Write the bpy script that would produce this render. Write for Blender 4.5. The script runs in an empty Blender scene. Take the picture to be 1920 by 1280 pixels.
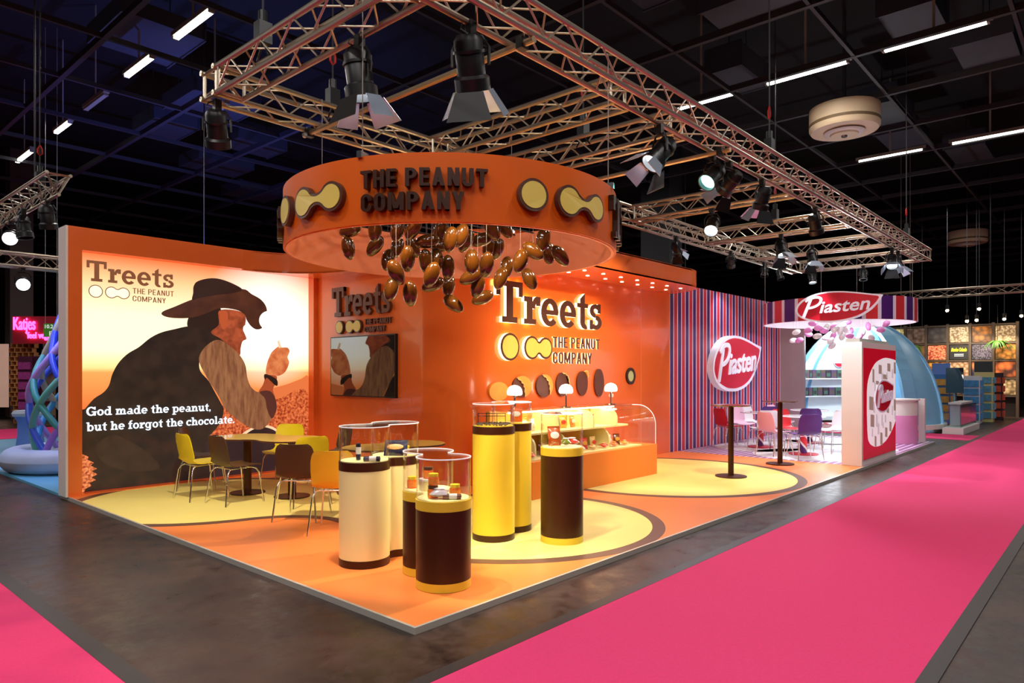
import bpy, math, random
from mathutils import Vector, Matrix
random.seed(7)
S = bpy.context.scene
COL = S.collection
PI = math.pi
# ---------------------------------------------------------------- camera / world / exposure
VR, VL, HY = 2114.0, -492.0, 698.0           # vanishing points measured on the 1920x1280 frame
FPX = math.sqrt((VR-960)*(960-VL)); YAW = math.atan2(VR-960, FPX)
FW = (math.cos(YAW), math.sin(YAW)); RT = (math.sin(YAW), -math.cos(YAW))
CAM = (-2.764, -3.262, 1.61)
cd = bpy.data.cameras.new('camera'); cam = bpy.data.objects.new('camera', cd); COL.objects.link(cam)
cam.location = CAM; cam.rotation_euler = (PI/2, 0, YAW-PI/2)
cd.sensor_width = 36; cd.lens = 36*FPX/1920; cd.shift_y = (HY-640)/1920; cd.clip_end = 200
S.camera = cam
S.cycles.transparent_max_bounces = 32
S.view_settings.view_transform = 'Standard'; S.view_settings.look = 'None'
S.view_settings.exposure = 0.0; S.view_settings.gamma = 1.0; S.view_settings.use_curve_mapping = False
W = bpy.data.worlds.new('hall'); S.world = W; W.use_nodes = True
W.node_tree.nodes['Background'].inputs[0].default_value = (0.55, 0.6, 0.8, 1)
W.node_tree.nodes['Background'].inputs[1].default_value = 0.035

def at(px, py, d):
    u = (px-960)/FPX*d
    return Vector((CAM[0]+d*FW[0]+u*RT[0], CAM[1]+d*FW[1]+u*RT[1], CAM[2]-(py-HY)/FPX*d))

# ---------------------------------------------------------------- materials
def lin(c):
    return tuple(((v/255)/12.92 if v/255 <= .04045 else ((v/255+.055)/1.055)**2.4) for v in c)
MATS = {}
def mat(name, rgb, rough=.5, metal=0., emit=0., noise=0., nscale=8., spec=.5, coat=0., bump=0., ecol=None):
    if name in MATS: return MATS[name]
    m = bpy.data.materials.new(name); m.use_nodes = True; MATS[name] = m
    nt = m.node_tree; b = nt.nodes['Principled BSDF']; c = lin(rgb)
    b.inputs['Base Color'].default_value = (*c, 1); b.inputs['Roughness'].default_value = rough
    b.inputs['Metallic'].default_value = metal; b.inputs['Specular IOR Level'].default_value = spec
    b.inputs['Coat Weight'].default_value = coat; b.inputs['Coat Roughness'].default_value = .03
    if emit:
        b.inputs['Emission Color'].default_value = (*(lin(ecol) if ecol else c), 1); b.inputs['Emission Strength'].default_value = emit
    tc = n = None
    if noise or bump:
        tc = nt.nodes.new('ShaderNodeTexCoord'); n = nt.nodes.new('ShaderNodeTexNoise')
        n.inputs['Scale'].default_value = nscale; n.inputs['Detail'].default_value = 6
        nt.links.new(tc.outputs['Object'], n.inputs['Vector'])
    if noise:
        r = nt.nodes.new('ShaderNodeMix'); r.data_type = 'RGBA'
        r.inputs['A'].default_value = (*[v*(1-noise) for v in c], 1); r.inputs['B'].default_value = (*[min(1, v*(1+noise)) for v in c], 1)
        nt.links.new(n.outputs['Fac'], r.inputs['Factor']); nt.links.new(r.outputs['Result'], b.inputs['Base Color'])
    if bump:
        bp = nt.nodes.new('ShaderNodeBump'); bp.inputs['Strength'].default_value = bump
        nt.links.new(n.outputs['Fac'], bp.inputs['Height']); nt.links.new(bp.outputs['Normal'], b.inputs['Normal'])
    return m

def glass_mat(name, tint=(1, 1, 1), ior=1.5, rough=.02):
    m = bpy.data.materials.new(name); m.use_nodes = True; nt = m.node_tree; nt.nodes.clear()
    o = nt.nodes.new('ShaderNodeOutputMaterial'); t = nt.nodes.new('ShaderNodeBsdfTransparent'); g = nt.nodes.new('ShaderNodeBsdfGlossy')
    f = nt.nodes.new('ShaderNodeFresnel'); mx = nt.nodes.new('ShaderNodeMixShader')
    t.inputs[0].default_value = (*tint, 1); g.inputs['Roughness'].default_value = rough; f.inputs[0].default_value = ior
    ge = nt.nodes.new('ShaderNodeNewGeometry'); mr = nt.nodes.new('ShaderNodeMapRange'); mr.inputs['To Min'].default_value = ior; mr.inputs['To Max'].default_value = 1/ior
    nt.links.new(ge.outputs['Backfacing'], mr.inputs['Value']); nt.links.new(mr.outputs[0], f.inputs[0])   # a thin sheet reflects alike from both sides
    nt.links.new(f.outputs[0], mx.inputs[0]); nt.links.new(t.outputs[0], mx.inputs[1]); nt.links.new(g.outputs[0], mx.inputs[2])
    nt.links.new(mx.outputs[0], o.inputs[0]); MATS[name] = m
    return m

def stripe_mat(name, axis, stops, period, rough=.35, angular=False, diag=0):
    """stops: list of (pos 0..1, rgb) constant bands repeated every period along object axis"""
    m = bpy.data.materials.new(name); m.use_nodes = True; nt = m.node_tree; b = nt.nodes['Principled BSDF']; MATS[name] = m
    tc = nt.nodes.new('ShaderNodeTexCoord'); sp = nt.nodes.new('ShaderNodeSeparateXYZ'); nt.links.new(tc.outputs['Object'], sp.inputs[0])
    src = sp.outputs[axis]
    if angular:
        a = nt.nodes.new('ShaderNodeMath'); a.operation = 'ARCTAN2'
        nt.links.new(sp.outputs['Y'], a.inputs[0]); nt.links.new(sp.outputs['X'], a.inputs[1]); src = a.outputs[0]
        if diag:
            z = nt.nodes.new('ShaderNodeMath'); z.operation = 'MULTIPLY_ADD'; z.inputs[1].default_value = diag
            nt.links.new(sp.outputs['Z'], z.inputs[0]); nt.links.new(src, z.inputs[2]); src = z.outputs[0]
    d = nt.nodes.new('ShaderNodeMath'); d.operation = 'DIVIDE'; d.inputs[1].default_value = period; nt.links.new(src, d.inputs[0])
    fl = nt.nodes.new('ShaderNodeMath'); fl.operation = 'FLOOR'; nt.links.new(d.outputs[0], fl.inputs[0])
    fr = nt.nodes.new('ShaderNodeMath'); fr.operation = 'SUBTRACT'; nt.links.new(d.outputs[0], fr.inputs[0]); nt.links.new(fl.outputs[0], fr.inputs[1])
    r = nt.nodes.new('ShaderNodeValToRGB'); r.color_ramp.interpolation = 'CONSTANT'; nt.links.new(fr.outputs[0], r.inputs[0])
    el = r.color_ramp.elements
    while len(el) < len(stops): el.new(.5)
    for e, (p, c) in zip(el, stops): e.position = p; e.color = (*lin(c), 1)
    nt.links.new(r.outputs[0], b.inputs['Base Color']); b.inputs['Roughness'].default_value = rough
    return m

def nuts_mat(name, dark, light, scale, emit=.5):
    m = bpy.data.materials.new(name); m.use_nodes = True; nt = m.node_tree; b = nt.nodes['Principled BSDF']; MATS[name] = m
    tc = nt.nodes.new('ShaderNodeTexCoord'); v = nt.nodes.new('ShaderNodeTexVoronoi'); v.inputs['Scale'].default_value = scale
    nt.links.new(tc.outputs['Object'], v.inputs['Vector']); r = nt.nodes.new('ShaderNodeValToRGB'); nt.links.new(v.outputs['Distance'], r.inputs[0])
    r.color_ramp.elements[0].color = (*lin(light), 1); r.color_ramp.elements[1].color = (*lin(dark), 1); r.color_ramp.elements[1].position = .75
    nt.links.new(r.outputs[0], b.inputs['Base Color']); nt.links.new(r.outputs[0], b.inputs['Emission Color']); b.inputs['Emission Strength'].default_value = emit
    return m

ORANGE = mat('orange lacquer', (236, 112, 44), .22, coat=.3)
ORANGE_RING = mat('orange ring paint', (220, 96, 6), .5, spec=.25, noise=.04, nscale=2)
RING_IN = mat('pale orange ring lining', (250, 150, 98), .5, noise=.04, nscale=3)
ORANGE_FLOOR = mat('orange floor vinyl', (238, 130, 62), .42, noise=.05, nscale=3)
YELLOW_FLOOR = mat('yellow floor vinyl', (240, 222, 128), .42, noise=.04, nscale=3)
BROWN_FLOOR = mat('brown floor vinyl', (98, 66, 52), .42)
BROWN = mat('dark chocolate brown', (58, 25, 6), .38, spec=.35)
BROWN_SIGN = mat('brown sign face', (84, 50, 36), .4)
YELLOW = mat('yellow lacquer', (226, 194, 52), .35)
CREAM = mat('cream yellow lacquer', (248, 236, 168), .35)
SIGN_YELLOW = mat('pale yellow sign face', (226, 204, 96), .4)
WHITE = mat('white laminate', (232, 228, 222), .45)
CHROME = mat('chrome steel', (225, 225, 222), .16, metal=1)
ALU = mat('truss aluminium', (182, 168, 148), .34, metal=.85, noise=.08, nscale=20)
BLACK = mat('black fixture metal', (16, 16, 17), .4)
GREY_IN = mat('reflector lining', (190, 205, 225), .25, metal=.6)
LENS = mat('lit lens', (235, 245, 255), .3, emit=14)
TUBE = mat('fluorescent tube', (255, 255, 240), .3, emit=9)
GLASS = glass_mat('clear acrylic', (.985, .985, .985))
GLASSB = glass_mat('tinted display glass', (.86, .93, .93))
CHOC = mat('glossy chocolate', (80, 44, 8), .12, coat=.7, noise=.2, nscale=6)
THREAD = mat('nylon thread', (150, 140, 130), .4)
HALLGREY = mat('ceiling steel', (44, 42, 48), .6, noise=.15, nscale=2)
DUCT = mat('ceiling duct', (52, 55, 66), .6, noise=.2, nscale=1.5)
DARK = mat('black ceiling', (10, 10, 13), .9)

# ---------------------------------------------------------------- mesh helpers
class MB:
    def __init__(s): s.v = []; s.f = []
    def add(s, vs, fs):
        o = len(s.v); s.v += [tuple(v) for v in vs]; s.f += [tuple(i+o for i in f) for f in fs]; return s
    def box(s, x0, x1, y0, y1, z0, z1):
        return s.add([(x0,y0,z0),(x1,y0,z0),(x1,y1,z0),(x0,y1,z0),(x0,y0,z1),(x1,y0,z1),(x1,y1,z1),(x0,y1,z1)],
                     [(3,2,1,0),(4,5,6,7),(0,1,5,4),(1,2,6,5),(2,3,7,6),(3,0,4,7)])
    def prism(s, poly, w0, w1):
        """polygon in the local xy plane, extruded z w0..w1"""
        a = sum(p[0]*q[1]-q[0]*p[1] for p, q in zip(poly, poly[1:]+poly[:1]))
        if a < 0: poly = poly[::-1]
        n = len(poly)
        return s.add([(x,y,w0) for x,y in poly]+[(x,y,w1) for x,y in poly],
                     [tuple(range(n-1,-1,-1)), tuple(range(n,2*n))]+[(i,(i+1)%n,n+(i+1)%n,n+i) for i in range(n)])
    def wall(s, poly, w0, w1, th, closed=True):
        """thin vertical wall of thickness th following a polygon, between z w0..w1"""
        n = len(poly); inn = offset_poly(poly, -th) if closed else offset_open(poly, th)
        vs = [(x,y,w0) for x,y in poly]+[(x,y,w1) for x,y in poly]+[(x,y,w0) for x,y in inn]+[(x,y,w1) for x,y in inn]
        fs = []
        for i in range(n if closed else n-1):
            j = (i+1) % n
            fs += [(i,j,n+j,n+i),(2*n+j,2*n+i,3*n+i,3*n+j),(n+i,n+j,3*n+j,3*n+i),(j,i,2*n+i,2*n+j)]
        if not closed: fs += [(0,n,3*n,2*n),(n-1,3*n-1,4*n-1,2*n-1)]
        return s.add(vs, fs)
    def ribbon(s, o, i, w0, w1):
        n = len(o)
        vs = [(x,y,w1) for x,y in o]+[(x,y,w1) for x,y in i]+[(x,y,w0) for x,y in o]+[(x,y,w0) for x,y in i]; fs = []
        for k in range(n-1):
            fs += [(k,k+1,n+k+1,n+k),(2*n+k+1,2*n+k,3*n+k,3*n+k+1),(2*n+k,2*n+k+1,k+1,k),(3*n+k+1,3*n+k,n+k,n+k+1)]
        fs += [(0,n,3*n,2*n),(n-1,3*n-1,4*n-1,2*n-1)]
        return s.add(vs, fs)
    def lathe(s, prof, seg=24, c=(0,0,0)):
        vs = []; fs = []; n = len(prof)
        for k in range(seg):
            a = 2*PI*k/seg
            vs += [(c[0]+r*math.cos(a), c[1]+r*math.sin(a), c[2]+z) for r, z in prof]
        for k in range(seg):
            k2 = (k+1) % seg
            for i in range(n-1): fs.append((k*n+i, k2*n+i, k2*n+i+1, k*n+i+1))
        if n >= 4 and abs(prof[0][0]-prof[-1][0]) < 1e-6 and prof[0][0] > .02:      # ring section: close the profile
            for k in range(seg):
                k2 = (k+1) % seg; fs.append((k*n+n-1, k2*n+n-1, k2*n, k*n))
        else: fs.append(tuple(k*n for k in range(seg))[::-1]); fs.append(tuple(k*n+n-1 for k in range(seg)))
        return s.add(vs, fs)
    def cyl(s, r, z0, z1, seg=24, c=(0,0)): return s.lathe([(r,z0),(r,z1)], seg, (c[0],c[1],0))
    def tube(s, pts, r, seg=8, cap=True):
        pts = [Vector(p) for p in pts]; n = len(pts); vs = []; fs = []; up = Vector((0,0,1))
        t0 = (pts[1]-pts[0]).normalized(); u = t0.cross(up)
        if u.length < 1e-3: u = t0.cross(Vector((1,0,0)))
        u.normalize()
        for i in range(n):
            t = (pts[min(i+1,n-1)]-pts[max(i-1,0)]).normalized()
            u = (u-t*u.dot(t)).normalized(); w = t.cross(u)
            rr = r[i] if isinstance(r, (list, tuple)) else r
            for k in range(seg):
                a = 2*PI*k/seg; vs.append(pts[i]+u*(rr*math.cos(a))+w*(rr*math.sin(a)))
        for i in range(n-1):
            for k in range(seg):
                k2 = (k+1) % seg; fs.append((i*seg+k, i*seg+k2, (i+1)*seg+k2, (i+1)*seg+k))
        if cap: fs += [tuple(range(seg-1,-1,-1)), tuple(range((n-1)*seg, n*seg))]
        return s.add(vs, fs)
    def ellipsoid(s, rx, ry, rz, c=(0,0,0), seg=16, rings=10, f=None):
        prof = []
        vs = []; fs = []
        for i in range(rings+1):
            p = -PI/2+PI*i/rings
            for k in range(seg):
                a = 2*PI*k/seg; x, y, z = math.cos(p)*math.cos(a), math.cos(p)*math.sin(a), math.sin(p)
                if f: x, y, z = f(x, y, z)
                vs.append((c[0]+rx*x, c[1]+ry*y, c[2]+rz*z))
        for i in range(rings):
            for k in range(seg):
                k2 = (k+1) % seg; fs.append((i*seg+k, i*seg+k2, (i+1)*seg+k2, (i+1)*seg+k))
        return s.add(vs, fs)
    def grid(s, P):
        """surface from a 2d list of points"""
        n, m = len(P), len(P[0])
        return s.add([p for row in P for p in row], [(i*m+j, i*m+j+1, (i+1)*m+j+1, (i+1)*m+j) for i in range(n-1) for j in range(m-1)])
    def map(s, fn): s.v = [tuple(fn(*v)) for v in s.v]; return s
    def mesh(s, name, m=None, smooth=None):
        me = bpy.data.meshes.new(name); me.from_pydata([tuple(v) for v in s.v], [], s.f); me.update()
        if m: me.materials.append(m)
        if smooth:
            me.polygons.foreach_set('use_smooth', [True]*len(me.polygons))
            try: me.set_sharp_from_angle(angle=math.radians(smooth))
            except Exception: pass
        return me

def offset_poly(poly, d):
    """positive grows (for ccw polygons)"""
    a = sum(p[0]*q[1]-q[0]*p[1] for p, q in zip(poly, poly[1:]+poly[:1])); sg = 1 if a > 0 else -1
    n = len(poly); out = []
    for i in range(n):
        p0, p1, p2 = Vector(poly[i-1]), Vector(poly[i]), Vector(poly[(i+1) % n])
        e = (p1-p0).normalized()+(p2-p1).normalized(); e = e.normalized() if e.length > 1e-6 else (p2-p1).normalized()
        out.append((p1.x+e.y*d*sg, p1.y-e.x*d*sg))
    return out
def offset_open(pts, d):
    out = []; n = len(pts)
    for i in range(n):
        a, b = Vector(pts[max(i-1,0)]), Vector(pts[min(i+1,n-1)]); e = (b-a).normalized()
        out.append((pts[i][0]-e.y*d, pts[i][1]+e.x*d))
    return out
def arc(cx, cy, rx, ry, a0, a1, n=16):
    return [(cx+rx*math.cos(math.radians(a0+(a1-a0)*i/n)), cy+ry*math.sin(math.radians(a0+(a1-a0)*i/n))) for i in range(n+1)]
def circle(cx, cy, r, n=48, ry=None): return arc(cx, cy, r, ry or r, 0, 360, n)[:-1]
def peanut(c1, c2, r1, r2, q, n=20):
    """outline of two circles joined by concave fillets of radius q"""
    c1, c2 = Vector(c1), Vector(c2); d = (c2-c1).length; e = (c2-c1)/d; nn = Vector((-e.y, e.x))
    A, B = r1+q, r2+q; x = (A*A-B*B+d*d)/(2*d); h = math.sqrt(max(A*A-x*x, 1e-6))
    f1 = Vector((x, h)); f2 = Vector((x, -h)); pts = []
    def sweep(c, r, a0, a1, k):
        for i in range(k+1):
            a = a0+(a1-a0)*i/k; pts.append((c[0]+r*math.cos(a), c[1]+r*math.sin(a)))
    a1 = math.atan2(h, x)
    sweep((0,0), r1, a1, 2*PI-a1, n*2)
    b = math.atan2(h, x-d)
    s0 = math.atan2(0+h, 0-x); s1 = math.atan2(0+h, d-x)       # around f2 (below), from lobe1 to lobe2
    sweep(f2, q, s0, s1, n//2)
    sweep((d,0), r2, -b, b, n*2)
    s0 = math.atan2(-h, d-x); s1 = math.atan2(-h, -x)
    sweep(f1, q, s0, s1, n//2)
    out = []
    for px, py in pts:
        p = c1+e*px+nn*py
        if not out or (Vector(out[-1])-p).length > 1e-4: out.append((p.x, p.y))
    if (Vector(out[0])-Vector(out[-1])).length < 1e-4: out.pop()
    return out
def clip(poly, axis, lim, keep_greater):
    out = []; n = len(poly); ins = lambda p: (p[axis] >= lim) == keep_greater or p[axis] == lim
    for i in range(n):
        p, q = poly[i], poly[(i+1) % n]
        if ins(p): out.append(p)
        if ins(p) != ins(q):
            t = (lim-p[axis])/(q[axis]-p[axis]); out.append((p[0]+t*(q[0]-p[0]), p[1]+t*(q[1]-p[1])))
    return out

# ---------------------------------------------------------------- object helpers
def obj(name, mb, m=None, parent=None, loc=(0,0,0), rot=(0,0,0), smooth=None):
    me = mb.mesh(name, m, smooth) if isinstance(mb, MB) else mb
    o = bpy.data.objects.new(name, me); COL.objects.link(o); o.location = loc; o.rotation_euler = rot
    if parent: o.parent = parent
    return o
def tag(o, label, cat, group=None):
    o['label'] = label; o['category'] = cat
    if group: o['group'] = group
    return o
def thing(name, label, cat, loc=(0,0,0), rz=0, group=None):
    o = bpy.data.objects.new(name, None); COL.objects.link(o); o.location = loc; o.rotation_euler = (0,0,rz); o.empty_display_size = .1
    return tag(o, label, cat, group)
def struct(name, mb, m, parent=None, smooth=None, label=None, **k):
    o = obj(name, mb, m, parent, smooth=smooth, **k)
    if not parent: o['kind'] = 'structure'
    if label: o['label'] = label
    return o
def spot(parent, loc, target, energy, angle=40, col=(1,.9,.75), radius=.06, blend=.5):
    l = bpy.data.lights.new('spot_light', 'SPOT'); l.energy = energy; l.spot_size = math.radians(angle); l.spot_blend = blend; l.color = col; l.shadow_soft_size = radius
    o = bpy.data.objects.new('spot_light', l); COL.objects.link(o); o.location = loc
    o.rotation_euler = (Vector(target)-Vector(loc)).to_track_quat('-Z', 'Y').to_euler()
    return o
def text_mesh(s, bold=0., shear=0., depth=.02, res=3):
    cu = bpy.data.curves.new('lettering', 'FONT'); cu.body = s; cu.size = 1; cu.offset = bold; cu.shear = shear; cu.resolution_u = res; cu.extrude = .5
    o = bpy.data.objects.new('lettering', cu); COL.objects.link(o); bpy.context.view_layer.update()
    me = bpy.data.meshes.new_from_object(o.evaluated_get(bpy.context.evaluated_depsgraph_get()))
    bpy.data.objects.remove(o); bpy.data.curves.remove(cu)
    mb = MB(); mb.add([tuple(v.co) for v in me.vertices], [tuple(p.vertices) for p in me.polygons]); bpy.data.meshes.remove(me)
    return mb
def fit(mb, x0, x1, y0, y1, w0=0., w1=.02):
    b = [(min(v[i] for v in mb.v), max(v[i] for v in mb.v)) for i in range(3)]
    T = [(x0,x1),(y0,y1),(w0,w1)]
    mb.v = [tuple(T[i][0]+(v[i]-b[i][0])/max(b[i][1]-b[i][0], 1e-9)*(T[i][1]-T[i][0]) for i in range(3)) for v in mb.v]
    return mb
def islands(mb):
    key = {}; rep = []
    for v in mb.v: k = tuple(round(c, 5) for c in v); rep.append(key.setdefault(k, len(key)))
    par = list(range(len(key)))
    def find(a):
        while par[a] != a: par[a] = par[par[a]]; a = par[a]
        return a
    for f in mb.f:
        for i in f[1:]: par[find(rep[f[0]])] = find(rep[i])
    groups = {}
    for f in mb.f: groups.setdefault(find(rep[f[0]]), []).append(f)
    out = []
    for fs in groups.values():
        m = MB(); mp = {}
        for f in fs:
            for i in f:
                if i not in mp: mp[i] = len(m.v); m.v.append(mb.v[i])
            m.f.append(tuple(mp[i] for i in f))
        out.append(m)
    return out
def on_y(Y): return lambda u, v, w: (u, Y-w, v)                      # sign plane facing -Y
def on_x(X): return lambda u, v, w: (X-w, -u, v)                     # facing -X (u = -y)
def on_ring(cx, cy, r): return lambda u, v, w: (cx+(r+w)*math.cos(u/r), cy+(r+w)*math.sin(u/r), v)

# ---------------------------------------------------------------- slab-serif alphabet (cap height 1)
def slab():
    X, st, t = .68, .2, .13
    R = lambda x0, y0, x1, y1: ('r', x0, y0, x1, y1)
    A = lambda cx, cy, rx, ry, a0, a1, wx=.19, wy=.14: ('a', cx, cy, rx, ry, a0, a1, wx, wy)
    P = lambda *p: ('p', list(p))
    O = [A(.33,.34,.33,.36,0,360)]
    bowlL = [A(.31,.34,.31,.36,0,360,.18,.13)]
    return {
     'T': ([R(0,.86,.88,1), R(0,.64,.13,1), R(.75,.64,.88,1), R(.33,0,.55,1), R(.19,0,.69,.14)], .92),
     'r': ([R(.09,0,.29,X), R(0,.55,.29,X), R(0,0,.42,t), A(.46,.36,.2,.34,95,172,.12,.16), R(.43,.47,.58,.7)], .6),
     'e': ([A(.33,.34,.33,.36,-0,318,.19,.14), R(.1,.28,.65,.4)], .7),
     't': ([R(.13,.14,.32,.8), P((.13,.8),(.32,.8),(.32,.95)), R(0,.56,.46,X), A(.34,.18,.21,.2,180,300,.19,.13)], .5),
     's': ([A(.28,.51,.25,.19,30,270,.16,.13), A(.29,.19,.27,.2,-150,90,.17,.13), R(.03,-.01,.16,.25), R(.38,.45,.51,.71)], .6),
     'G': ([A(.47,.5,.47,.52,40,335,.22,.15), R(.72,0,.92,.48), R(.52,.38,1.,.5), R(.76,.68,.9,1)], 1.03),
     'o': (O, .7), 'c': ([A(.33,.34,.33,.36,45,320), R(.46,.46,.6,.7)], .63),
     'd': (bowlL+[R(.45,0,.64,1), R(.33,.88,.64,1), R(.45,0,.76,t)], .79),
     'b': ([R(.1,0,.29,1), R(0,.88,.29,1), A(.42,.34,.31,.36,0,360,.18,.13)], .77),
     'p': ([R(.1,-.28,.29,X), R(0,.56,.29,X), R(0,-.3,.42,-.18), A(.42,.34,.31,.36,0,360,.18,.13)], .77),
     'g': (bowlL+[R(.45,-.1,.64,X), R(.45,.56,.76,X), A(.33,-.08,.31,.22,190,360,.18,.13)], .79),
     'm': ([R(.09,0,.27,X), R(0,.56,.27,X), R(0,0,.36,t), R(.45,0,.63,.5), R(.38,0,.72,t), R(.81,0,.99,.5), R(.74,0,1.08,t), A(.39,.42,.24,.28,0,180,.18,.14), A(.75,.42,.24,.28,0,180,.18,.14)], 1.12),
     'n': ([R(.09,0,.27,X), R(0,.56,.27,X), R(0,0,.36,t), R(.48,0,.66,.5), R(.41,0,.75,t), A(.42,.42,.24,.28,0,180,.18,.14)], .79),
     'h': ([R(.09,0,.27,1), R(0,.88,.27,1), R(0,0,.36,t), R(.48,0,.66,.5), R(.41,0,.75,t), A(.42,.42,.24,.28,0,180,.18,.14)], .79),
     'u': ([R(.09,.2,.27,X), R(0,.56,.27,X), R(.48,0,.66,X), R(.39,.56,.66,X), R(.48,0,.76,t), A(.33,.26,.24,.28,180,360,.18,.14)], .8),
     'a': ([R(.42,0,.6,.48), R(.42,0,.7,t), A(.36,.44,.24,.26,0,150,.18,.13), A(.28,.19,.27,.2,0,360,.16,.11)], .72),
     'f': ([R(.1,0,.29,.75), R(0,0,.42,t), R(0,.56,.44,X), A(.34,.74,.24,.26,60,180,.19,.14)], .48),
     'l': ([R(.09,0,.28,1), R(0,.88,.28,1), R(0,0,.37,t)], .4),
     ',': ([R(0,0,.17,.18), P((.06,0),(.17,0),(.03,-.18))], .22), '.': ([R(0,0,.17,.18)], .22), ' ': ([], .32)}
SLAB = slab()
def sans(st, vt=None, w=.54):
    v = vt or st*.85; R = lambda x0, y0, x1, y1: ('r', x0, y0, x1, y1); A = lambda cx, cy, rx, ry, a0, a1: ('a', cx, cy, rx, ry, a0, a1, st, v); P = lambda *p: ('p', list(p))
    m = .74; d = st*1.05
    C_ = [A(w/2,.7,w/2,.3,0,180), A(w/2,.3,w/2,.3,180,360), R(0,.3,st,.7)]
    D = {'T': ([R(0,1-v,w,1), R(w/2-st/2,0,w/2+st/2,1)], w), 'H': ([R(0,0,st,1), R(w-st,0,w,1), R(0,.5-v/2,w,.5+v/2)], w),
     'E': ([R(0,0,st,1), R(0,0,w*.85,v), R(0,1-v,w*.85,1), R(0,.5-v/2,w*.78,.5+v/2)], w*.87),
     'P': ([R(0,0,st,1), R(0,1-v,w*.5,1), R(0,.42,w*.5,.42+v), A(w*.5,.71,w*.5,.29,-90,90)], w),
     'A': ([P((0,0),(d,0),(w/2+d*.55,1),(w/2-d*.45,1)), P((w+.04-d,0),(w+.04,0),(w/2+d*.45,1),(w/2-d*.55,1)), R(.13,.2,w-.1,.2+v)], w+.04),
     'N': ([R(0,0,st,1), R(w-st,0,w,1), P((0,1),(d,1),(w,0),(w-d,0))], w), 'U': ([R(0,.3,st,1), R(w-st,.3,w,1), A(w/2,.3,w/2,.3,180,360)], w),
     'C': (C_+[R(w-st,.62,w,.7), R(w-st,.3,w,.38)], w), 'O': (C_+[R(w-st,.3,w,.7)], w),
     'M': ([R(0,0,st,1), R(m-st,0,m,1), P((0,1),(d,1),(m/2+d*.5,.1),(m/2-d*.5,.1)), P((m,1),(m-d,1),(m/2-d*.5,.1),(m/2+d*.5,.1))], m),
     'Y': ([R(w/2-st/2,0,w/2+st/2,.46), P((0,1),(d,1),(w/2+st/2,.4),(w/2-st/2,.4)), P((w,1),(w-d,1),(w/2-st/2,.4),(w/2+st/2,.4))], w), ' ': ([], .2)}
    return {k: (g, a+.1) for k, (g, a) in D.items()}
def slab_letters(s, depth=1., font=None):
    """list of (char, MB) laid out on a baseline, cap height 1"""
    out = []; x = 0
    for ch in s:
        g, adv = (font or SLAB)[ch]; mb = MB()
        for qi, q in enumerate(g):
            dp = depth*(1-.02*qi)        # overlapping strokes never share a face
            if q[0] == 'r': mb.prism([(x+q[1],q[2]),(x+q[3],q[2]),(x+q[3],q[4]),(x+q[1],q[4])], 0, dp)
            elif q[0] == 'p': mb.prism([(x+a,b) for a, b in q[1]], 0, dp)
            else:
                _, cx, cy, rx, ry, a0, a1, wx, wy = q; n = 22
                o = arc(x+cx, cy, rx, ry, a0, a1, n); i = arc(x+cx, cy, rx-wx, ry-wy, a0, a1, n)
                mb.ribbon(o, i, 0, dp)
        if mb.v: out.append((ch, mb))
        x += adv+.015
    return out
def slab_fit(s, x0, x1, y0, h, w0, w1, fn, font=None):
    """letters stretched to x0..x1, baseline y0, cap height h"""
    L = slab_letters(s, 1., font); mx = max(v[0] for _, m in L for v in m.v); mn = min(v[0] for _, m in L for v in m.v)
    for _, m in L:
        m.v = [(x0+(a-mn)/(mx-mn)*(x1-x0), y0+b*h, w0+c*(w1-w0)) for a, b, c in m.v]
        m.map(fn)
    return [m for _, m in L]
def join(mbs):
    r = MB()
    for m in mbs: r.add(m.v, m.f)
    return r

# ================================================================ HALL SHELL
ZP = .04
fl = bpy.data.materials.new('scuffed hall floor'); fl.use_nodes = True; nt = fl.node_tree; b = nt.nodes['Principled BSDF']
tc = nt.nodes.new('ShaderNodeTexCoord')
n1 = nt.nodes.new('ShaderNodeTexNoise'); n1.inputs['Scale'].default_value = 1.1; n1.inputs['Detail'].default_value = 10; n1.inputs['Roughness'].default_value = .65
n2 = nt.nodes.new('ShaderNodeTexNoise'); n2.inputs['Scale'].default_value = 28; n2.inputs['Detail'].default_value = 8
n3 = nt.nodes.new('ShaderNodeTexNoise'); n3.inputs['Scale'].default_value = 5; n3.inputs['Detail'].default_value = 12; n3.inputs['Roughness'].default_value = .75
for n in (n1, n2, n3): nt.links.new(tc.outputs['Object'], n.inputs['Vector'])
r = nt.nodes.new('ShaderNodeValToRGB'); r.color_ramp.elements[0].color = (*lin((32,22,19)),1); r.color_ramp.elements[1].color = (*lin((76,52,43)),1)
r.color_ramp.elements[0].position = .42; r.color_ramp.elements[1].position = .62
mx = nt.nodes.new('ShaderNodeMath'); mx.operation = 'MULTIPLY_ADD'; mx.inputs[1].default_value = .45
nt.links.new(n3.outputs['Fac'], mx.inputs[0]); 
sc = nt.nodes.new('ShaderNodeMath'); sc.operation = 'MULTIPLY'; sc.inputs[1].default_value = .55
nt.links.new(n1.outputs['Fac'], sc.inputs[0]); nt.links.new(sc.outputs[0], mx.inputs[2]); nt.links.new(mx.outputs[0], r.inputs[0]); nt.links.new(r.outputs[0], b.inputs['Base Color'])
rr = nt.nodes.new('ShaderNodeMapRange'); rr.inputs['From Min'].default_value = .3; rr.inputs['From Max'].default_value = .7; rr.inputs['To Min'].default_value = .2; rr.inputs['To Max'].default_value = .62
nt.links.new(n3.outputs['Fac'], rr.inputs['Value']); nt.links.new(rr.outputs[0], b.inputs['Roughness'])
bp = nt.nodes.new('ShaderNodeBump'); bp.inputs['Strength'].default_value = .25; nt.links.new(n2.outputs['Fac'], bp.inputs['Height']); nt.links.new(bp.outputs[0], b.inputs['Normal'])
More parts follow.
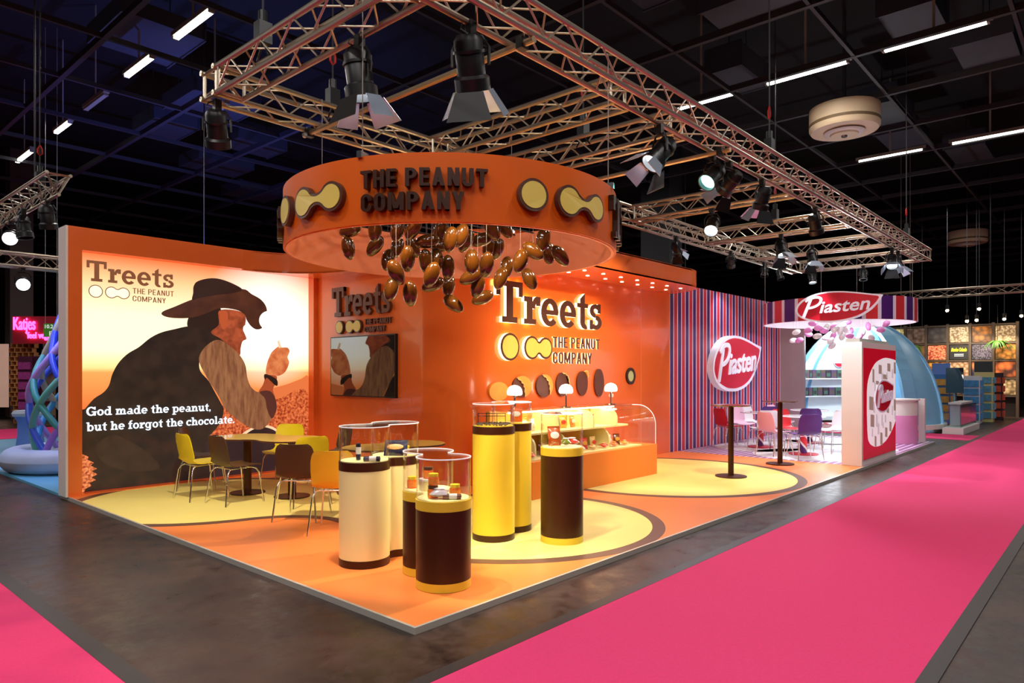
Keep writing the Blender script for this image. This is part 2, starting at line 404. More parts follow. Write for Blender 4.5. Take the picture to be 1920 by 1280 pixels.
b.inputs['Specular IOR Level'].default_value = .4
struct('floor', MB().box(-14, 48, -12, 52, -.1, 0), fl, label='dark scuffed hall floor')
PINK = mat('pink aisle carpet', (230, 64, 118), .85, noise=.1, nscale=60, bump=.15, spec=.15)
TAPE = mat('dark carpet tape', (52, 46, 46), .5)
car = struct('floor_carpet', MB().box(-1.3, 40, -2.44, -.56, 0, .006), PINK, label='long pink aisle carpet running beside the stand')
for a in (-.57, -2.53): obj('edge_tape', MB().box(-1.3, 40, a, a+.09, 0, .0075), TAPE, car)
car = struct('floor_carpet', MB().box(-3.4, -1.42, -6, 30, 0, .006), PINK, label='pink aisle carpet in the lower left corner')
obj('edge_tape', MB().box(-1.43, -1.33, -.48, 30, 0, .0075), TAPE, car)
struct('floor_carpet', MB().box(16.6, 18.2, -.48, 12, 0, .005), PINK, label='pink carpet of the far cross aisle')
struct('floor_carpet', MB().box(-1.2, 30, 17, 20.5, 0, .005), PINK, label='pink carpet of the aisle behind the blue stand')
# ceiling
struct('ceiling', MB().box(-14, 48, -12, 52, 9.6, 9.7), DARK)
struct('wall_far', MB().box(47.8, 48, -12, 52, 0, 9.6), DARK)
struct('wall_back', MB().box(-14, 48, 51.8, 52, 0, 9.6), DARK)
def beam(name, mb): return struct(name, mb, HALLGREY)
k = 0
for i in range(-3, 18):
    x = 1.51+2.37*i; beam('trim_%d' % (k+1), MB().box(x-.045, x+.045, -11, 51, 7.44, 7.56)); k += 1
for j in range(-4, 20):
    y = .52+2.4*j; beam('trim_%d' % (k+1), MB().box(-13, 47, y-.03, y+.03, 7.45, 7.54)); k += 1
# ducts and panels above the grid
random.seed(3)
dk = 0
for (x0, x1, y0, y1, z0, z1) in [(1.9,3.4,10.4,12.2,8.2,8.5),(-1.2,1.3,8.4,9.1,8.0,8.4),(4.2,5.8,12.7,14.4,8.1,8.4),(4.3,5.4,15.2,16.6,8.1,8.4),(6.4,7.9,15.1,16.2,8.1,8.4),(6.5,8.2,17.6,19.,8.1,8.4),
        (9,10.6,20,21.4,8.1,8.4),(11.5,13.0,2.9,3.7,8.2,8.7),(8.8,9.6,.7,2.5,8.1,8.6),(11.3,12.6,-.7,.2,8.2,8.7),(13.6,15,-1.6,-.6,8.2,8.6),(15.8,17.6,.9,1.7,8.2,8.6),(18.3,20,1.0,2.0,8.2,8.6),(6.6,8.2,2.7,3.3,8.2,8.8),(4.5,5.8,-.5,.6,8.2,8.7),(2,3.4,6.2,7.3,8.3,8.6),(-.6,1.2,5,6.4,8.3,8.6),(21,23,-.2,.8,8.2,8.6)]:
    d = thing('ventilation_duct', 'pale sheet-metal duct section above the ceiling grid', 'duct', ((x0+x1)/2, (y0+y1)/2, z0), 0, 'ducts above the ceiling grid')
    hx, hy, h = (x1-x0)/2, (y1-y0)/2, z1-z0
    obj('duct_body', MB().box(-hx, hx, -hy, hy, 0, h), DUCT, d)
    for a in (-hx-.03, hx): obj('flange', MB().box(a, a+.03, -hy-.03, hy+.03, -.03, h+.03), DUCT, d)
    for a in (-hx*.6, hx*.6): obj('hanger', MB().tube([(a,0,h),(a,0,9.62-z0)], .012, 6), HALLGREY, d)
# fluorescent luminaires running along Y
HOUS = mat('luminaire housing', (150, 142, 128), .5)
def luminaire(x, y0, y1, lit=True, label=''):
    o = thing('ceiling_luminaire', label, 'ceiling light', (x, (y0+y1)/2, 7.5), 0, 'fluorescent ceiling lights'); h = (y1-y0)/2
    obj('housing', MB().box(-.06, .06, -h-.08, h+.08, .02, .1).box(-.012,.012,-.02,.02,.1,2.1), HOUS, o)
    obj('tube', MB().box(-.045, .045, -h, h, -.03, .019), TUBE if lit else HOUS, o)
    for a in (h, -h-.04): obj('end_cap', MB().box(-.05, .05, a, a+.04, -.035, .019), HOUS, o)
for a in [(2.37,7.89,9.23,1,'lit ceiling tube nearest the top left corner of the picture'),(2.38,10.33,11.57,1,'second lit ceiling tube from the top in the left row'),(2.44,15.33,16.37,1,'third lit ceiling tube in the left row, above the left wall end'),
          (11.22,.71,2.22,1,'lit ceiling tube above the right end of the long front truss'),(11.2,-1.5,.05,1,'lit ceiling tube at the upper right edge of the picture'),(11.22,2.95,4.4,1,'lit ceiling tube partly hidden behind the front truss'),
          (18.09,.78,2.33,1,'dim far ceiling tube below the round fan unit'),(18.07,-1.5,.1,1,'dim far ceiling tube at the right picture edge'),(2.42,12.9,14.1,0,'unlit ceiling tube between lit ones in the left row'),(4.4,11.6,12.6,0,'short unlit ceiling tube right of the left row'),(2.44,18.5,19.9,1,'tiny far ceiling tube at the left picture edge')]:
    luminaire(a[0], a[1], a[2], a[3], a[4])
# round fan units
FAN = mat('cream fan housing', (226, 204, 168), .5)
def fan(c, label):
    o = thing('ceiling_fan_unit', label, 'fan unit', c)
    obj('housing', MB().lathe([(.05,.5),(.72,.5),(.72,.06),(.68,0),(.3,0)], 40), FAN, o, smooth=40)
    obj('grille_band', MB().lathe([(.715,.12),(.728,.12),(.728,.18),(.715,.18)], 40), mat('fan grille', (120,98,66), .6), o)
    obj('outlet_ring', MB().lathe([(.34,-.005),(.42,-.03),(.4,-.05),(.3,-.07),(.26,-.02)], 40), WHITE, o, smooth=40)
    obj('diffuser', MB().lathe([(.02,-.1),(.28,-.1),(.3,-.04),(.02,-.03)], 32), FAN, o)
    obj('hub', MB().lathe([(.01,-.13),(.06,-.13),(.07,-.1),(.01,-.1)], 16), CHROME, o)
    obj('hanger', MB().tube([(0,0,.5),(0,0,9.6-c[2])], .04, 8), HALLGREY, o)
fan((13.55, 1.42, 6.95), 'large cream round ceiling fan unit beside the lit tubes'); fan((31.2, 1.7, 6.95), 'far cream round ceiling fan unit at the right edge')
# pillars
struct('column', MB().box(16.2, 17.0, 7.2, 8.2, 0, 9.6), mat('black pillar', (14,14,16), .6), label='black hall pillar behind the striped wall')
_p = at(36, 700, 25)
struct('column', MB().box(_p.x-.35, _p.x+.35, _p.y-.35, _p.y+.35, 0, 9.6), mat('dark hall pillar', (78,62,60), .6), label='dark hall pillar beside the pallet wall')

# ================================================================ STAND PLATFORM
pf = struct('floor_platform', MB().box(0.02, 15.28, .02, 7.0, 0, ZP), ORANGE_FLOOR, label='orange stand platform floor')
EDG = mat('brushed edge profile', (206,200,190), .4, metal=.4)
obj('metal_edge', MB().box(0, .02, 0, 6.98, 0, ZP+.003), EDG, pf); obj('metal_edge', MB().box(.02, 15.3, 0, .02, 0, ZP+.003), EDG, pf)
def inlay(parent, poly, m, z, name='floor_inlay'):
    poly = clip(clip(clip(poly, 0, .021, True), 1, 6.84, False), 1, .021, True)
    return obj(name, MB().prism(poly, ZP-.002, ZP+z), m, parent)
P1, P2 = (1.2, 5.29), (2.65, 1.65)
inlay(pf, peanut(P1, P2, 1.63, 1.65, .72, 40), BROWN_FLOOR, .0012, 'outline_inlay'); inlay(pf, peanut(P1, P2, 1.5, 1.52, .85, 40), YELLOW_FLOOR, .0022)
inlay(pf, circle(6.78, 2.1, 2.05, 90), BROWN_FLOOR, .0012, 'outline_inlay'); inlay(pf, circle(6.78, 2.1, 1.92, 90), YELLOW_FLOOR, .0022)
obj('striped_vinyl', MB().box(9.75, 15.28, .021, 3.45, ZP-.002, ZP+.0012), stripe_mat('purple white floor stripes', 'Y', [(0,(150,90,150)),(.72,(240,232,240))], .13), pf)
PWHITE = mat('white floor vinyl', (240, 238, 240), .3)
for poly in (peanut((11.5,2.55),(12.9,2.6),.85,.7,.5), peanut((10.85,1.3),(12.6,1.0),1.0,.85,.6), circle(13.9,1.9,.9)):
    inlay(pf, poly, PWHITE, .0022)

# ---------------------------------------------------------------- poster wall
wl = struct('wall_left', MB().box(0, 3.6, 6.8605, 6.98, ZP, 3.46), ORANGE, label='orange back wall carrying the glowing poster')
for i_, bx in enumerate(((0,.158,6.68,6.86,ZP,3.46),(.158,3.6,6.68,6.86,3.172,3.46),(3.522,3.6,6.7,6.86,ZP,3.17),(.158,3.522,6.7,6.86,ZP,.053))): struct('trim_%d' % (60+i_), MB().box(*bx), ORANGE)
obj('end_panel', MB().box(-.025, 0, 6.68, 6.98, ZP, 3.46), WHITE, wl)
# cabin: TV wall, rounded corner, logo wall
RC = .7
def cabin_line(off):   # from back of TV wall round the corner to the end of the logo wall
    return [(3.6-off, 6.85), (3.6-off, 3.45+RC)] + [(3.6+RC+(RC+off)*math.cos(math.radians(a)), 3.45+RC+(RC+off)*math.sin(math.radians(a))) for a in range(185, 270, 5)] + [(3.6+RC, 3.45-off), (9.42, 3.45-off)]
cb = struct('wall_cabin', MB().wall(cabin_line(0), ZP, 3.4, .12, closed=False), ORANGE, smooth=30, label='glossy orange cabin wall with rounded corner')
obj('panel_seam', MB().box(8.347, 8.353, 3.4475, 3.452, ZP, 3.15), mat('panel seam', (250,170,120), .4), cb)
# canopy (soffit + fascia)
can = [(0.0, 6.68), (2.3, 6.68)] + arc(2.3, 5.58, 1.1, 1.1, 90, 0, 12)[1:] + [(3.4, 3.6)] + arc(4.44, 3.6, 1.04, 1.04, 180, 270, 14)[1:] + [(8.6, 2.56)] + arc(8.6, 3.36, .8, .8, -90, 0, 12)[1:] + [(9.4, 3.46)]
body = can + [(9.4, 3.56), (3.75, 3.56), (3.75, 6.86), (0.02, 6.86)]
cp = thing('canopy', 'orange overhanging canopy with curved fascia along the wall tops', 'canopy', (0, 0, 3.15))
obj('soffit', MB().prism([p for p in can[2:]]+[(9.4,3.448),(4.3,3.448)]+[(3.6+RC+(RC+.002)*math.cos(math.radians(a)), 3.45+RC+(RC+.002)*math.sin(math.radians(a))) for a in range(265, 180, -5)]+[(3.598,4.15),(3.598,6.69),(2.3,6.69)], .004, .03), ORANGE, cp)
obj('fascia', MB().wall(can[1:], 0.0, .31, .04, closed=False), ORANGE_RING if False else ORANGE, cp, smooth=35)
obj('roof', MB().prism([p for p in can[2:]]+[(9.4,3.56),(3.75,3.56),(3.75,6.69),(2.3,6.69)], .285, .305), ORANGE, cp)
LED = mat('downlight lens', (255, 240, 215), .3, emit=10)
for i in range(10):
    for j in range(2):
        x, y = 4.25+.5*i, (2.86, 3.16)[j]
        o = thing('downlight', 'small round recessed downlight in the canopy soffit', 'downlight', (x, y, 3.15), 0, 'recessed downlights in the canopy')
        obj('trim_ring', MB().lathe([(.03,-.004),(.045,-.004),(.045,.001),(.03,.001)], 16), CHROME, o); obj('lens', MB().cyl(.03, -.003, .001, 16), LED, o)
        if j == 0 and i < 10: spot(o, (x, y, 3.13), (x, y+.1, 0), 16, 110, (1,.78,.5), .03, .8)

# ---------------------------------------------------------------- poster (backlit print)
Y0 = 6.85
def pp(X, Y):   # coordinates read off a zoomed crop of the poster -> plane y=6.85
    px, py = 100+X*.42174, 410+Y*.42174
    u, v = (px-960)/FPX, -(py-HY)/FPX
    r = (FW[0]+u*RT[0], FW[1]+u*RT[1], v); t = (Y0-CAM[1])/r[1]
    return (CAM[0]+t*r[0], CAM[2]+t*r[2])
def print_mat(name, rgb, emit=1., c2=None, scale=6., dirn=None):
    m = bpy.data.materials.new(name); m.use_nodes = True; nt = m.node_tree; b = nt.nodes['Principled BSDF']; MATS[name] = m
    b.inputs['Base Color'].default_value = (.02,.02,.02,1); b.inputs['Roughness'].default_value = .35; b.inputs['Emission Strength'].default_value = emit
    b.inputs['Emission Color'].default_value = (*lin(rgb), 1)
    if c2:
        tc = nt.nodes.new('ShaderNodeTexCoord'); mp = nt.nodes.new('ShaderNodeMapping'); nt.links.new(tc.outputs['Object'], mp.inputs[0])
        if dirn: mp.inputs['Scale'].default_value = dirn
        n = nt.nodes.new('ShaderNodeTexNoise'); n.inputs['Scale'].default_value = scale; n.inputs['Detail'].default_value = 8; nt.links.new(mp.outputs[0], n.inputs[0])
        r = nt.nodes.new('ShaderNodeValToRGB'); nt.links.new(n.outputs['Fac'], r.inputs[0]); r.color_ramp.elements[0].position = .35; r.color_ramp.elements[1].position = .65
        r.color_ramp.elements[0].color = (*lin(rgb),1); r.color_ramp.elements[1].color = (*lin(c2),1); nt.links.new(r.outputs[0], b.inputs['Emission Color'])
    return m
# printed sunset sky: white sun, cream sky, orange towards the edges and the field
m = bpy.data.materials.new('poster sunset print'); m.use_nodes = True; nt = m.node_tree; b = nt.nodes['Principled BSDF']
b.inputs['Base Color'].default_value = (.02,.02,.02,1); b.inputs['Roughness'].default_value = .35; b.inputs['Emission Strength'].default_value = 1.45
g = nt.nodes.new('ShaderNodeNewGeometry'); sp = nt.nodes.new('ShaderNodeSeparateXYZ'); nt.links.new(g.outputs['Position'], sp.inputs[0])
def vr(inp, stops, src):
    mr = nt.nodes.new('ShaderNodeMapRange'); mr.inputs['From Min'].default_value = inp[0]; mr.inputs['From Max'].default_value = inp[1]; nt.links.new(src, mr.inputs['Value'])
    rp = nt.nodes.new('ShaderNodeValToRGB'); nt.links.new(mr.outputs[0], rp.inputs[0]); el = rp.color_ramp.elements
    while len(el) < len(stops): el.new(.5)
    for e, (p, c) in zip(el, stops): e.position = p; e.color = (*lin(c), 1)
    return rp.outputs[0]
sky = vr((.05, 3.17), [(0,(150,40,14)),(.3,(206,84,34)),(.5,(240,150,78)),(.52,(254,206,130)),(.6,(255,240,196)),(.75,(255,236,194)),(.9,(252,188,132)),(1,(240,110,60))], sp.outputs['Z'])
sx, sz = pp(960, 450)
dv = nt.nodes.new('ShaderNodeVectorMath'); dv.operation = 'DISTANCE'; dv.inputs[1].default_value = (sx, Y0, sz); nt.links.new(g.outputs['Position'], dv.inputs[0])
sun = vr((0, 1.1), [(0,(255,255,255)),(.2,(255,252,240)),(1,(0,0,0))], dv.outputs['Value'])
ad = nt.nodes.new('ShaderNodeMix'); ad.data_type = 'RGBA'; ad.blend_type = 'SCREEN'; ad.inputs['Factor'].default_value = 1
nt.links.new(sky, ad.inputs['A']); nt.links.new(sun, ad.inputs['B']); nt.links.new(ad.outputs['Result'], b.inputs['Emission Color'])
ps = thing('lightbox_poster', 'backlit cowboy poster with sunset and white slogan on the left wall', 'poster', (0, 0, 0))
obj('print_sheet', MB().box(.16, 3.52, Y0, 6.86, .055, 3.17), m, ps)
LAY = [0]
def layer(name, pts, mt, smooth=True):
    LAY[0] += 1
    P = [pp(*p) for p in pts]
    if smooth:
        Q = []; n = len(P)
        for i in range(n):
            p0, p1, p2, p3 = (P[(i+k) % n] for k in (-1, 0, 1, 2))
            for t in (0, .25, .5, .75):
                Q.append(tuple(.5*(2*p1[k]+(p2[k]-p0[k])*t+(2*p0[k]-5*p1[k]+4*p2[k]-p3[k])*t*t+(3*p1[k]-p0[k]-3*p2[k]+p3[k])*t**3) for k in (0, 1)))
        P = Q
    P = clip(clip(clip(P, 0, .162, True), 0, 3.518, False), 1, .057, True)
    w = .0006*LAY[0]
    return obj(name, MB().prism(P, w-.0004, w).map(on_y(Y0)), mt, ps)
layer('printed_hill', [(1133,700),(1100,712),(1040,735),(980,752),(940,770),(940,800),(1133,800)], print_mat('print hill', (226,116,62), 1.1))
layer('printed_field', [(600,1010),(620,900),(720,840),(900,800),(1000,800),(1133,775),(1140,1150),(1133,1200),(600,1200)], print_mat('print field', (150,34,12), 1.0, (246,128,70), 28))
DKP = print_mat('print dark vest', (26,18,15), 1.0, (48,33,24), 5)
layer('printed_knee', [(780,1160),(790,1010),(835,960),(880,930),(930,916),(980,928),(1012,955),(1024,990),(1024,1190),(780,1190)], print_mat('print trousers', (20,16,24), 1., (44,30,34), 4))
layer('printed_leg', [(680,1200),(676,1000),(720,960),(830,990),(900,1010),(1000,1100),(1000,1200)], MATS['print trousers'])
layer('printed_knee_rim', [(836,958),(880,929),(930,915),(980,927),(1012,954),(1018,966),(1005,960),(978,938),(930,925),(885,938),(842,966)], print_mat('print rim light', (255,214,170), 1.))
layer('printed_vest', [(597,478),(540,490),(480,505),(430,530),(380,570),(330,600),(290,640),(262,690),(247,740),(222,772),(180,800),(140,845),(106,885),(100,1240),(680,1200),(676,1040),(684,980),(740,910),(757,850),(745,820),(715,765),(690,720),(655,680),(648,640),(660,590),(700,550),(722,528),(690,488),(640,480)], DKP)
layer('printed_trousers', [(100,985),(200,970),(330,950),(520,985),(640,1040),(680,1050),(690,1200),(100,1240)], print_mat('print belt', (22,16,16), 1., (52,28,20), 5))
layer('printed_hip', [(190,1010),(260,960),(330,985),(420,1040),(470,1110),(330,1120),(220,1080)], print_mat('print hip', (44,29,21), 1., (58,38,26), 6))
layer('printed_collar', [(620,470),(700,478),(745,520),(775,560),(735,580),(690,600),(630,560)], DKP)
layer('printed_neck', [(640,395),(740,392),(748,500),(745,535),(715,520),(690,488),(640,484),(598,482),(600,440)], print_mat('print hair', (38,22,16), 1.))
layer('printed_face', [(735,410),(800,405),(850,425),(853,468),(845,478),(843,495),(853,518),(857,535),(840,545),(832,575),(828,606),(800,585),(745,535),(700,505),(735,470)], print_mat('print face', (130,54,30), 1., (186,84,48), 9))
layer('printed_ear', [(740,415),(760,408),(775,420),(772,460),(760,490),(748,485),(738,450)], print_mat('print ear', (190,84,44), 1.))
SHIRT = print_mat('print shirt', (122,72,46), 1., (160,106,68), 16, (1.6,1,.3))
layer('printed_forearm', [(912,772),(932,735),(945,690),(960,690),(992,700),(988,730),(975,760),(985,800),(950,790)], print_mat('print forearm', (176,76,40), 1.))
layer('printed_hand', [(945,690),(947,650),(965,600),(985,578),(1000,568),(1012,572),(1040,573),(1049,590),(1040,615),(1047,640),(1030,680),(1000,698),(970,694)], print_mat('print hand', (200,92,50), 1., (236,140,84), 8))
layer('printed_cigarette', [(994,545),(1002,540),(1014,572),(1002,575)], MATS['print rim light'], False)
layer('printed_bracelet', [(935,698),(945,690),(990,712),(996,738),(985,740),(950,708),(940,716)], DKP)
layer('printed_sleeve', [(648,640),(655,595),(690,555),(735,538),(790,570),(830,610),(852,650),(860,700),(872,738),(892,762),(915,770),(960,765),(986,800),(990,850),(970,885),(955,910),(930,932),(900,936),(850,916),(800,880),(760,840),(735,790),(690,720)], SHIRT)
layer('printed_cuff', [(915,770),(960,765),(986,800),(990,850),(970,888),(950,850),(940,800)], print_mat('print cuff', (84,42,34), 1.))
layer('printed_hat_brim', [(483,428),(486,412),(540,390),(618,358),(700,335),(835,312),(880,335),(922,360),(946,395),(946,440),(930,482),(903,492),(878,478),(858,450),(848,425),(810,405),(740,398),(680,420),(640,434),(590,442),(520,440)], print_mat('print hat brim', (58,28,20), 1., (86,44,28), 4))
layer('printed_hat_crown', [(616,362),(620,330),(622,300),(640,278),(690,265),(740,268),(800,290),(838,315),(800,330),(720,340),(650,352)], print_mat('print hat crown', (44,22,16), 1.))
BUSH = print_mat('print bush', (150,40,12), 1.1, (255,150,90), 30)
layer('printed_bush', [(100,1045)]+[(108+(74+(14 if k % 2 else -12))*math.sin(PI*(k+1)/15)**.7, 1045+180*k/14) for k in range(15)]+[(100,1225)], BUSH, False)
GLOW = print_mat('print sun flare', (255,246,226), 1.5)
layer('printed_sun', circle(955, 452, 42), GLOW, False)
def ppx(X, Y): return pp(X, Y)
def poster_slab(name, s, x0, x1, base, h, mt, lay):
    for m_ in slab_fit(s, x0, x1, base, h, lay-.0004, lay, on_y(Y0)): obj('printed_letter', m_, mt, ps)
PB = print_mat('print logo brown', (128,76,46), 1.); PC = print_mat('print logo cream', (255,244,200), 1.4); PW = print_mat('print slogan white', (235,245,255), 1.5)
a, c = pp(147,272), pp(535,300); top = pp(147,182)
poster_slab('printed_logo', 'Treets', a[0], c[0], 2.805, .27, PB, .004)
def poster_shape(name, poly, mt, lay): return obj(name, MB().prism(poly, lay-.0004, lay).map(on_y(Y0)), mt, ps)
x1_, z1_ = pp(188, 322); x2_, z2_ = pp(258, 326); x3_, z3_ = pp(312, 332)
poster_shape('printed_circle', circle(x1_, z1_, .085), PB, .004); poster_shape('printed_circle_face', circle(x1_, z1_, .074), PC, .0046)
poster_shape('printed_peanut', peanut((x2_,z1_),(x3_,z1_), .078, .078, .035), PB, .004); poster_shape('printed_peanut_face', peanut((x2_,z1_),(x3_,z1_), .067, .067, .046), PC, .0046)
a, c = pp(352, 338), pp(535, 340)
for s, xe, zb in (('THE PEANUT', c[0], z1_+.01), ('COMPANY', a[0]+(c[0]-a[0])*.8, z1_-.095)):
    for m_ in slab_fit(s, a[0], xe, zb, .075, .0036, .004, on_y(Y0), sans(.14)): obj('printed_letter', m_, PB, ps)
x0, x9 = pp(145, 880)[0], pp(697, 860)[0]; xb = pp(802, 905)[0]
poster_slab('printed_slogan', 'God made the peanut,', x0, x9, 1.045, .115, PW, .016)
poster_slab('printed_slogan', 'but he forgot the chocolate.', x0, xb, .845, .115, PW, .016)
pl = bpy.data.objects['printed_vest']

# ---------------------------------------------------------------- TV + logo on TV wall
tv = thing('television', 'large black flat television on the orange side wall', 'television', (3.6, 5.44, 1.705))
SCR = mat('dark glossy screen', (26, 20, 16), .03, spec=1., coat=1.)
SCR.node_tree.nodes['Principled BSDF'].inputs['IOR'].default_value = 1.8
obj('frame', MB().box(-.05, 0, -.815, .815, -.467, .467), BLACK, tv); obj('screen', MB().box(-.052, -.05, -.797, .797, -.45, .45), SCR, tv)
lg = thing('wall_sign', 'brown raised brand lettering with cream nut shapes above the television', 'sign', (3.6, 5.45, 2.3))
SIDE_BROWN = mat('brown raised letter', (104, 58, 40), .45)
for mb in slab_fit('Treets', -6.21, -4.74, 2.49, .46, .004, .06, on_x(3.6)): 
    o = obj('letter', mb.map(lambda x, y, z: (x-3.6, y-5.45, z-2.3)), SIDE_BROWN, lg)
def sign_nuts(parent, fn, org, u0, v0, r, gap, dist, w=(.004,.05), q=.1, side=None):
    mv = lambda x, y, z: (x-org[0], y-org[1], z-org[2])
    for poly, inn in ((circle(u0, v0, r), circle(u0, v0, r*.86)), (peanut((u0+gap,v0),(u0+gap+dist,v0), r, r*.96, q), peanut((u0+gap,v0),(u0+gap+dist,v0), r*.86, r*.82, q+r*.14))):
        o = obj('nut_shape', MB().prism(poly, w[0], w[1]).map(fn).map(mv), side or BROWN_SIGN, parent)
        obj('nut_face', MB().prism(inn, w[1]-.001, w[1]+.004).map(fn).map(mv), SIGN_YELLOW, o)
sign_nuts(lg, on_x(3.6), (3.6,5.45,2.3), -6.02, 2.32, .105, .27, .2, q=.03)
def sign_text(parent, lines, fn, org, m, w=(.004,.04), bold=.02, side=None):
    for s, x0, x1, y0, y1 in lines:
        for m_ in slab_fit(s, x0, x1, y0, y1-y0, w[0], w[1], fn, sans(.15)): obj('letter', m_.map(lambda x, y, z: (x-org[0], y-org[1], z-org[2])), m, parent)
sign_text(lg, [('THE PEANUT', -5.38, -4.74, 2.335, 2.42), ('COMPANY', -5.38, -4.88, 2.22, 2.305)], on_x(3.6), (3.6,5.45,2.3), SIDE_BROWN)

# ---------------------------------------------------------------- halo-lit logo on the long wall
HALO = mat('glowing acrylic edge', (255, 226, 170), .4, emit=4)
lg = thing('wall_sign', 'large halo-lit brown brand lettering glowing on the orange long wall', 'sign', (5.7, 3.45, 2.2))
mv = lambda x, y, z: (x-5.7, y-3.45, z-2.2)
def halo(mb_fn):
    o = obj('letter', mb_fn(.062, .07), BROWN_SIGN, lg); obj('halo_edge', mb_fn(.012, .0615), HALO, o)
fr = slab_fit('Treets', 4.36, 6.97, 2.33, .6, .062, .07, on_y(3.45)); bk = slab_fit('Treets', 4.36, 6.97, 2.33, .6, .012, .0615, on_y(3.45))
for a, c in zip(fr, bk):
    o = obj('letter', a.map(mv), BROWN_SIGN, lg); obj('halo_edge', c.map(mv), HALO, o)
for poly, inn in ((circle(4.65, 1.98, .2), circle(4.65, 1.98, .168)), (peanut((5.14,1.98),(5.46,1.98), .175, .165, .04), peanut((5.14,1.98),(5.46,1.98), .145, .135, .07))):
    o = obj('nut_shape', MB().prism(poly, .062, .07).map(on_y(3.45)).map(mv), BROWN_SIGN, lg)
    obj('halo_edge', MB().prism(poly, .012, .0615).map(on_y(3.45)).map(mv), HALO, o); obj('nut_face', MB().prism(inn, .069, .074).map(on_y(3.45)).map(mv), SIGN_YELLOW, o)
for s, x0, x1, y0, y1 in (('THE PEANUT', 5.7, 6.98, 2.0, 2.17), ('COMPANY', 5.7, 6.75, 1.75, 1.93)):
    for a, c in zip(slab_fit(s, x0, x1, y0, y1-y0, .016, .021, on_y(3.45), sans(.17)), slab_fit(s, x0, x1, y0, y1-y0, .006, .0155, on_y(3.45), sans(.17))):
        o = obj('letter', a.map(mv), BROWN_SIGN, lg); obj('halo_edge', c.map(mv), HALO, o)
# nut discs on the wall
NUTB = mat('almond brown relief', (96, 52, 40), .45, noise=.3, nscale=4); NUTC = mat('peanut yellow relief', (232, 160, 56), .5, noise=.2, nscale=9)
NUTE = mat('crumb edge', (240, 200, 130), .7)
discs = [(4.445, 1.34, .2, .135, 1.0, 0), (4.95, 1.40, .2, .158, 125, -75), (5.475, 1.405, .19, .175, 105, -50), (5.935, 1.42, .157, .188, 97, -8), (6.47, 1.43, .147, .2, 80, 28), (6.955, 1.435, .137, .235, 0, 0)]
names = ['round yellow peeled nut disc on the wall, leftmost of six', 'brown nut disc with large yellow cutaway, second from left', 'brown nut disc with half yellow cutaway, third from left', 'brown nut disc with smaller yellow cutaway, fourth from left', 'brown nut disc with small yellow corner bite, fifth from left', 'plain brown almond disc on the wall, rightmost of six']
for (x, z, rx, rz, cut, cut2), nm in zip(discs, names):
    o = thing('nut_disc', nm, 'wall decoration', (x, 3.45, z), 0, 'nut discs on the long wall')
    E_ = circle(0, 0, rx, 40, rz)
    if cut == 1: obj('nut_kernel', MB().prism(E_, .002, .04).map(on_y(0)), NUTC, o); continue
    obj('nut_skin', MB().prism(E_, .002, .035).map(on_y(0)), NUTB, o)
    if cut:
        ed = arc(0, 0, rx*1.005, rz*1.005, cut2, cut, 16); p0, p1 = Vector(ed[-1]), Vector(ed[0]); e = []
        for k in range(1, 9):
            q = p0.lerp(p1, k/9); nr = Vector((p1.y-p0.y, p0.x-p1.x)).normalized(); q = q+nr*(-.022*math.sin(PI*k/9)*3+(.012 if k % 2 else -.008)); e.append((q.x, q.y))
        h = ed+e
        obj('cutaway', MB().prism(h, .02, .05).map(on_y(0)), NUTC, o)
        e = [tuple(p0)]+e+[tuple(p1)]
        obj('crumb_rim', MB().tube([(p[0], -.05, p[1]) for p in e], .009, 6), NUTE, o)
o = thing('wall_clock', 'small round dark-rimmed porthole disc on the wall', 'clock', (7.965, 3.45, 1.545))
obj('rim', MB().lathe([(.1,0),(.15,0),(.15,.03),(.1,.03)], 28).map(lambda x,y,z:(x,-z,y)), BROWN, o); obj('face', MB().cyl(.102, .001, .02, 28).map(lambda x,y,z:(x,-z,y)), mat('pale clock face',(190,200,150),.4), o)
o = thing('wall_socket', 'pair of small white round sockets low on the orange wall', 'socket', (7.35, 3.45, 1.21))
for dx in (-.035, .035): obj('socket_face', MB().cyl(.032, .001, .015, 16).map(lambda x,y,z,d=dx:(x+d,-z,y)), WHITE, o)

# ================================================================ RING SIGN
RX, RY, RR, RZ0, RZ1 = 1.72, 1.48, 1.52, 2.7, 3.2
rg = thing('ring_sign', 'large orange hanging ring with brown lettering and nut logos', 'sign', (RX, RY, RZ0))
mv = lambda x, y, z: (x-RX, y-RY, z-RZ0)
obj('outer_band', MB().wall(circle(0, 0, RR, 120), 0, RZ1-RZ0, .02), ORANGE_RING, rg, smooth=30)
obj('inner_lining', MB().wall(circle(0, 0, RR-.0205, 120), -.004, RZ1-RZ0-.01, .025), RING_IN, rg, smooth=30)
RF = on_ring(RX, RY, RR); du = lambda deg: math.radians(deg)*RR
for s, a0, a1, z0, z1 in (('THE PEANUT', 201.3, 235.8, 2.945, 3.075), ('COMPANY', 201.4, 229.6, 2.775, 2.905)):
    for m_ in slab_fit(s, du(a0), du(a1), z0, z1-z0, .004, .055, RF, sans(.19)): obj('letter', m_.map(mv), BROWN, rg)
def ring_nut(poly, inn):
    o = obj('nut_shape', MB().prism(poly, .004, .05).map(RF).map(mv), BROWN_SIGN, rg); obj('nut_face', MB().prism(inn, .049, .054).map(RF).map(mv), SIGN_YELLOW, o)
for a, p in ((249, 261.4), (166, 178.8)):
    ring_nut(circle(du(a), 2.925, .122), circle(du(a), 2.925, .1))
    q0, q1 = (du(p), 2.925), (du(p+12.3), 2.925)
    ring_nut(peanut(q0, q1, .122, .112, .1), peanut(q0, q1, .1, .09, .122))
